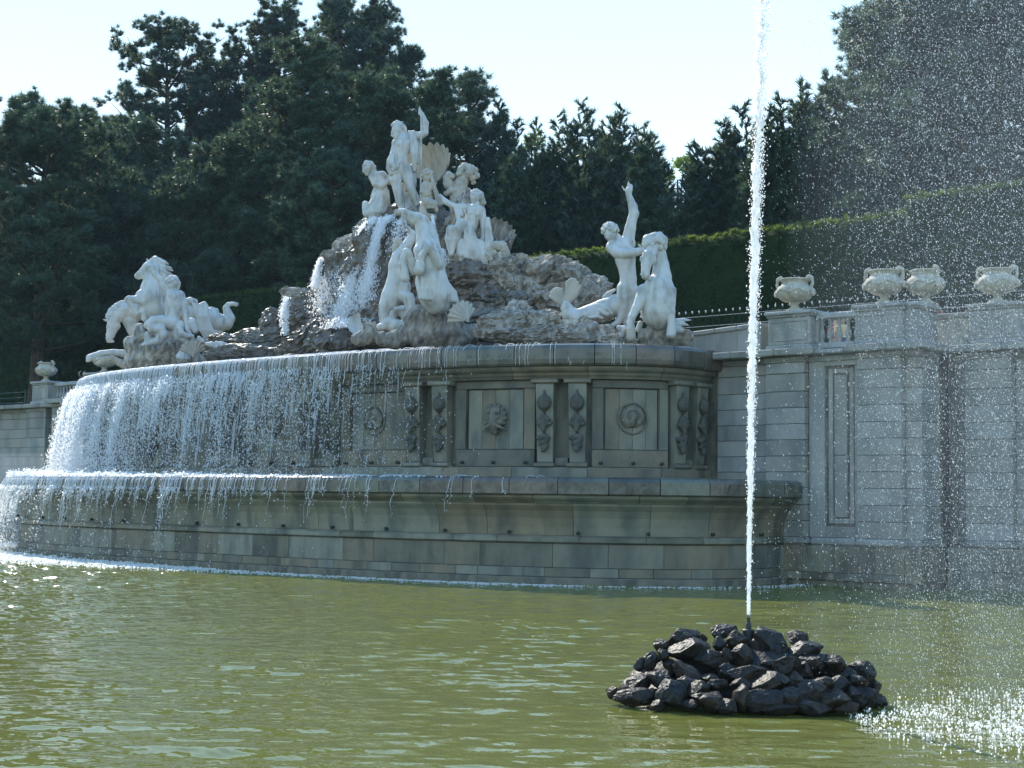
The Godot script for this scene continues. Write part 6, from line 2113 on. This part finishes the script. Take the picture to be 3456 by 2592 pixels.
# ------------------------------------------------------------------ island of dark stones with the jet
func build_island() -> void:
	var mid := cam_at + sight(2527, 2230) * 18.0
	mid.y = 0.0
	var o := thing("stone_island", mid)
	tag(o, "low island of heaped black wet stones around the jet nozzle", "rocks")
	var list := [
		[640, 210, 110, 75, -25, 0.0], [910, 165, 108, 52, -15, 0.0], [1025, 225, 75, 68, 20, 0.2], [1245, 250, 135, 108, 5, 0.1], [1450, 215, 75, 55, 0, -0.1], [490, 268, 60, 52, 0, 0.0], [760, 215, 55, 35, 0, 0.0],
		[690, 292, 152, 88, -5, 0.35], [830, 362, 118, 74, 10, 0.5], [895, 258, 58, 44, 0, 0.3], [1065, 362, 88, 84, 15, 0.5], [420, 352, 52, 44, 0, 0.3], [505, 348, 48, 46, 10, 0.4], [1500, 302, 132, 74, -10, 0.3], [1240, 402, 75, 30, 0, 0.6], [332, 412, 44, 50, 0, 0.3], [398, 402, 42, 54, 0, 0.35], [1540, 402, 104, 84, 0, 0.5],
		[680, 462, 124, 58, 25, 0.75], [482, 512, 92, 74, -10, 0.7], [330, 532, 104, 62, -20, 0.6], [652, 545, 84, 64, 0, 0.95], [1120, 475, 165, 52, 5, 0.85], [1370, 432, 112, 88, -15, 0.75], [1690, 402, 112, 94, 25, 0.45], [1900, 455, 102, 84, 20, 0.3], [820, 502, 64, 40, 0, 0.85], [962, 335, 42, 44, 0, 0.5], [1490, 445, 64, 55, 0, 0.7], [1790, 485, 84, 74, 0, 0.55],
		[290, 632, 162, 58, -8, 0.85], [552, 602, 112, 94, 0, 1.05], [742, 582, 84, 54, -15, 1.1], [880, 552, 94, 54, -10, 1.0], [832, 655, 132, 80, 0, 1.25], [1052, 545, 84, 44, 10, 1.05], [1240, 545, 142, 94, 0, 1.0], [1330, 525, 62, 54, 0, 1.1], [1052, 645, 94, 84, 0, 1.25], [1222, 665, 152, 84, 0, 1.25], [1402, 645, 122, 84, 0, 1.2], [1562, 605, 112, 84, 0, 1.1], [1602, 545, 104, 54, 0, 1.0], [1732, 545, 102, 62, 0, 0.9], [1862, 545, 92, 62, 0, 0.7], [1832, 605, 74, 54, 0, 0.9], [1702, 645, 142, 84, 0, 1.1], [1902, 635, 122, 78, 0, 0.8], [1985, 655, 92, 62, 0, 0.6], [462, 690, 48, 44, 0, 1.15], [152, 605, 48, 44, 0, 0.6], [962, 695, 84, 52, 0, 1.35], [702, 692, 64, 44, 0, 1.25], [1552, 705, 132, 52, 0, 1.3], [1782, 700, 122, 48, 0, 1.15], [1302, 712, 152, 44, 0, 1.35],
		[560, 420, 70, 60, 0, 0.4], [1150, 300, 60, 60, 0, 0.2], [1420, 540, 90, 80, 0, 0.9], [950, 450, 90, 60, 0, 0.7], [1980, 560, 60, 60, 0, 0.4], [1300, 330, 120, 80, 0, 0.2]]
	var i := 0
	for q: Array in list:
		i += 1
		var px: float = 2000.0 + q[0] / 2.0947
		var py: float = 2050.0 + q[1] / 2.0947
		var p := cam_at + sight(px, py) * (18.0 - float(q[5]))
		var k := per_px(p) / 2.0947
		var sx: float = q[2] * k * 1.10
		var sy: float = q[3] * k * 1.14
		var m := rock(Vector3(sx, sy, minf(sx, sy * 1.4)), 300 + i, 15, 12, 0.0, 0.42)
		part(o, "stone", m.mesh(), M["lava%d" % (i % 4)], p - mid, Basis(Vector3.UP, deg_to_rad(40)) * Basis(Vector3.BACK, -deg_to_rad(q[4])))
	part(o, "stone_heart", rock(Vector3(1.5, 0.62, 1.1), 399, 10, 4).mesh(), M.lava1, Vector3(0.0, 0.0, 0.0), Basis(Vector3.UP, deg_to_rad(40)))
	# nozzle
	var base := cam_at + sight(2526, 2128) * 18.0
	var nz := thing("jet_nozzle", base)
	tag(nz, "short black upright pipe with collar in the middle of the stones", "nozzle")
	var l := MB.new()
	l.lathe([Vector2(0.075, -0.25), Vector2(0.075, 0.0), Vector2(0.07, 0.015), Vector2(0.035, 0.02)], 14)
	part(nz, "flange", l.mesh(), M.iron)
	l = MB.new()
	l.lathe([Vector2(0.035, 0.0), Vector2(0.035, 0.085), Vector2(0.024, 0.095)], 14)
	part(nz, "collar", l.mesh(), M.iron)
	l = MB.new()
	l.lathe([Vector2(0.021, 0.08), Vector2(0.019, 0.19), Vector2(0.012, 0.19)], 12)
	part(nz, "pipe", l.mesh(), M.iron)


func build_jet() -> void:
	var rg := RandomNumberGenerator.new()
	rg.seed = 1200
	var foot := cam_at + sight(2526, 2128) * 18.0
	var right := cam_basis.x
	right.y = 0.0
	right = right.normalized()
	var deep := right.cross(Vector3.UP)
	var jet := thing("water_jet", foot)
	tag(jet, "tall straight white jet of water rising from the stone island", "water jet", "", "stuff")
	# the jet rises, loosens and drifts to the right
	var path := []
	var rad := []
	var y := 0.16
	while y < 9.6:
		var u := y / 12.0
		var sway := right * (0.10 * u + 0.25 * u * u) + right * 0.02 * u * 4.0 * noise.get_noise_2d(y * 1.6, 2.0) + deep * 0.06 * u * noise.get_noise_2d(y * 1.6, 12.0)
		path.append(sway + Vector3.UP * y)
		var r := (0.019 + 0.050 * pow(u, 0.8)) * (1.0 + (0.25 + 1.1 * u) * noise.get_noise_2d(y * 5.0, 7.0))
		r *= 1.0 - 0.82 * smoothstep(4.8, 7.8, y)
		rad.append(maxf(r, 0.008))
		y += 0.028
	var m := MB.new()
	m.tube(path, rad, 12)
	for i in m.v.size():
		var q := m.v[i]
		m.v[i] += m.n[i] * noise.get_noise_3d(q.x * 22.0, q.y * 9.0, q.z * 22.0) * 0.07 * clampf(q.y / 7.0, 0.0, 1.0)
	smooth(m)
	part(jet, "column", m.mesh(), M.spray)
	var near := []
	for i in 14000:
		var h := 12.5 * pow(rg.randf(), 0.8)
		var u := h / 12.0
		var sd := 0.014 + 0.085 * pow(u, 0.9)
		var p := right * (0.10 * u + 0.25 * u * u + sd * rg.randfn() * 0.75 + absf(rg.randfn()) * sd * 0.35) + deep * rg.randfn() * sd * 0.75 + Vector3.UP * (0.16 + h)
		near.append(blob(p, rg.randf_range(0.002, 0.007) + 0.010 * u * pow(rg.randf(), 3.0), rg.randf_range(1.0, 1.6)))
	var drop := splash_mesh()
	swarm(jet, "loose_drops", drop, M.spray, near)
	# the drops that the wind carries off to the right, falling back into the pool
	var mist := []
	for i in 180000:
		var x := 0.15 + 5.2 * pow(rg.randf(), 0.72)
		var h := rg.randf() * 11.5
		var lim := 0.25 + 0.75 * smoothstep(0.0, 1.6, x - (3.0 - h * 0.42) * 0.35)
		if rg.randf() > lim:
			continue
		var p := foot + right * (x + 0.02 * h) + deep * (rg.randfn() * (0.25 + 0.36 * x) + 0.30 * x)
		p.y = h
		var r := rg.randf_range(0.0010, 0.0024) + 0.0038 * pow(rg.randf(), 5.0)
		var slant := Basis(deep, 0.14)
		mist.append(Transform3D(slant * Basis().scaled(Vector3(r, r * rg.randf_range(1.2, 2.4), r)), p))
	var mi := swarm(self, "drifting_spray", drop, M.mist, mist)
	tag(mi, "shower of fine drops drifting to the right of the tall jet", "spray", "", "stuff")
	# splashes where they come down, to the right of the stones
	var sp := []
	for i in 11000:
		var x := 0.9 + 5.0 * pow(rg.randf(), 0.75)
		var dd := rg.randfn() * (0.4 + 0.42 * x)
		var p := foot + right * x + deep * (dd * 0.8 + 1.9)
		var cl := noise.get_noise_2d(p.x * 0.9, p.z * 0.9)
		if rg.randf() > 0.5 + 0.6 * cl:
			continue
		p.y = 0.006 + absf(rg.randfn()) * 0.018
		sp.append(blob(p, rg.randf_range(0.003, 0.012), rg.randf_range(0.7, 2.2)))
	mi = swarm(self, "pool_splashes", drop, M.foam, sp)
	tag(mi, "white speckled splashes on the pool right of the stone island", "splash", "", "stuff")
	for q: Array in [[3.0, 5.0, 4.6], [3.6, 6.6, 5.2], [4.4, 8.2, 5.8]]:
		mist("spray_haze", foot + right * float(q[0]) + deep * 1.0 + Vector3.UP * 4.5, Vector3(q[1], 13.5, q[2]), 0.0048, "faint haze of fine spray to the right of the tall jet")
	mist("fall_mist", low_oval.at(-16.0, 0.7, -0.8), Vector3(9.0, 2.6, 4.0), 0.07, "white mist where the water falls into the pool at the left end of the lower basin")
	mist("fall_mist", low_oval.at(-13.0, 3.3, 1.6), Vector3(14.0, 1.3, 3.2), 0.07, "low white mist on the lower basin at the foot of the upper waterfall")
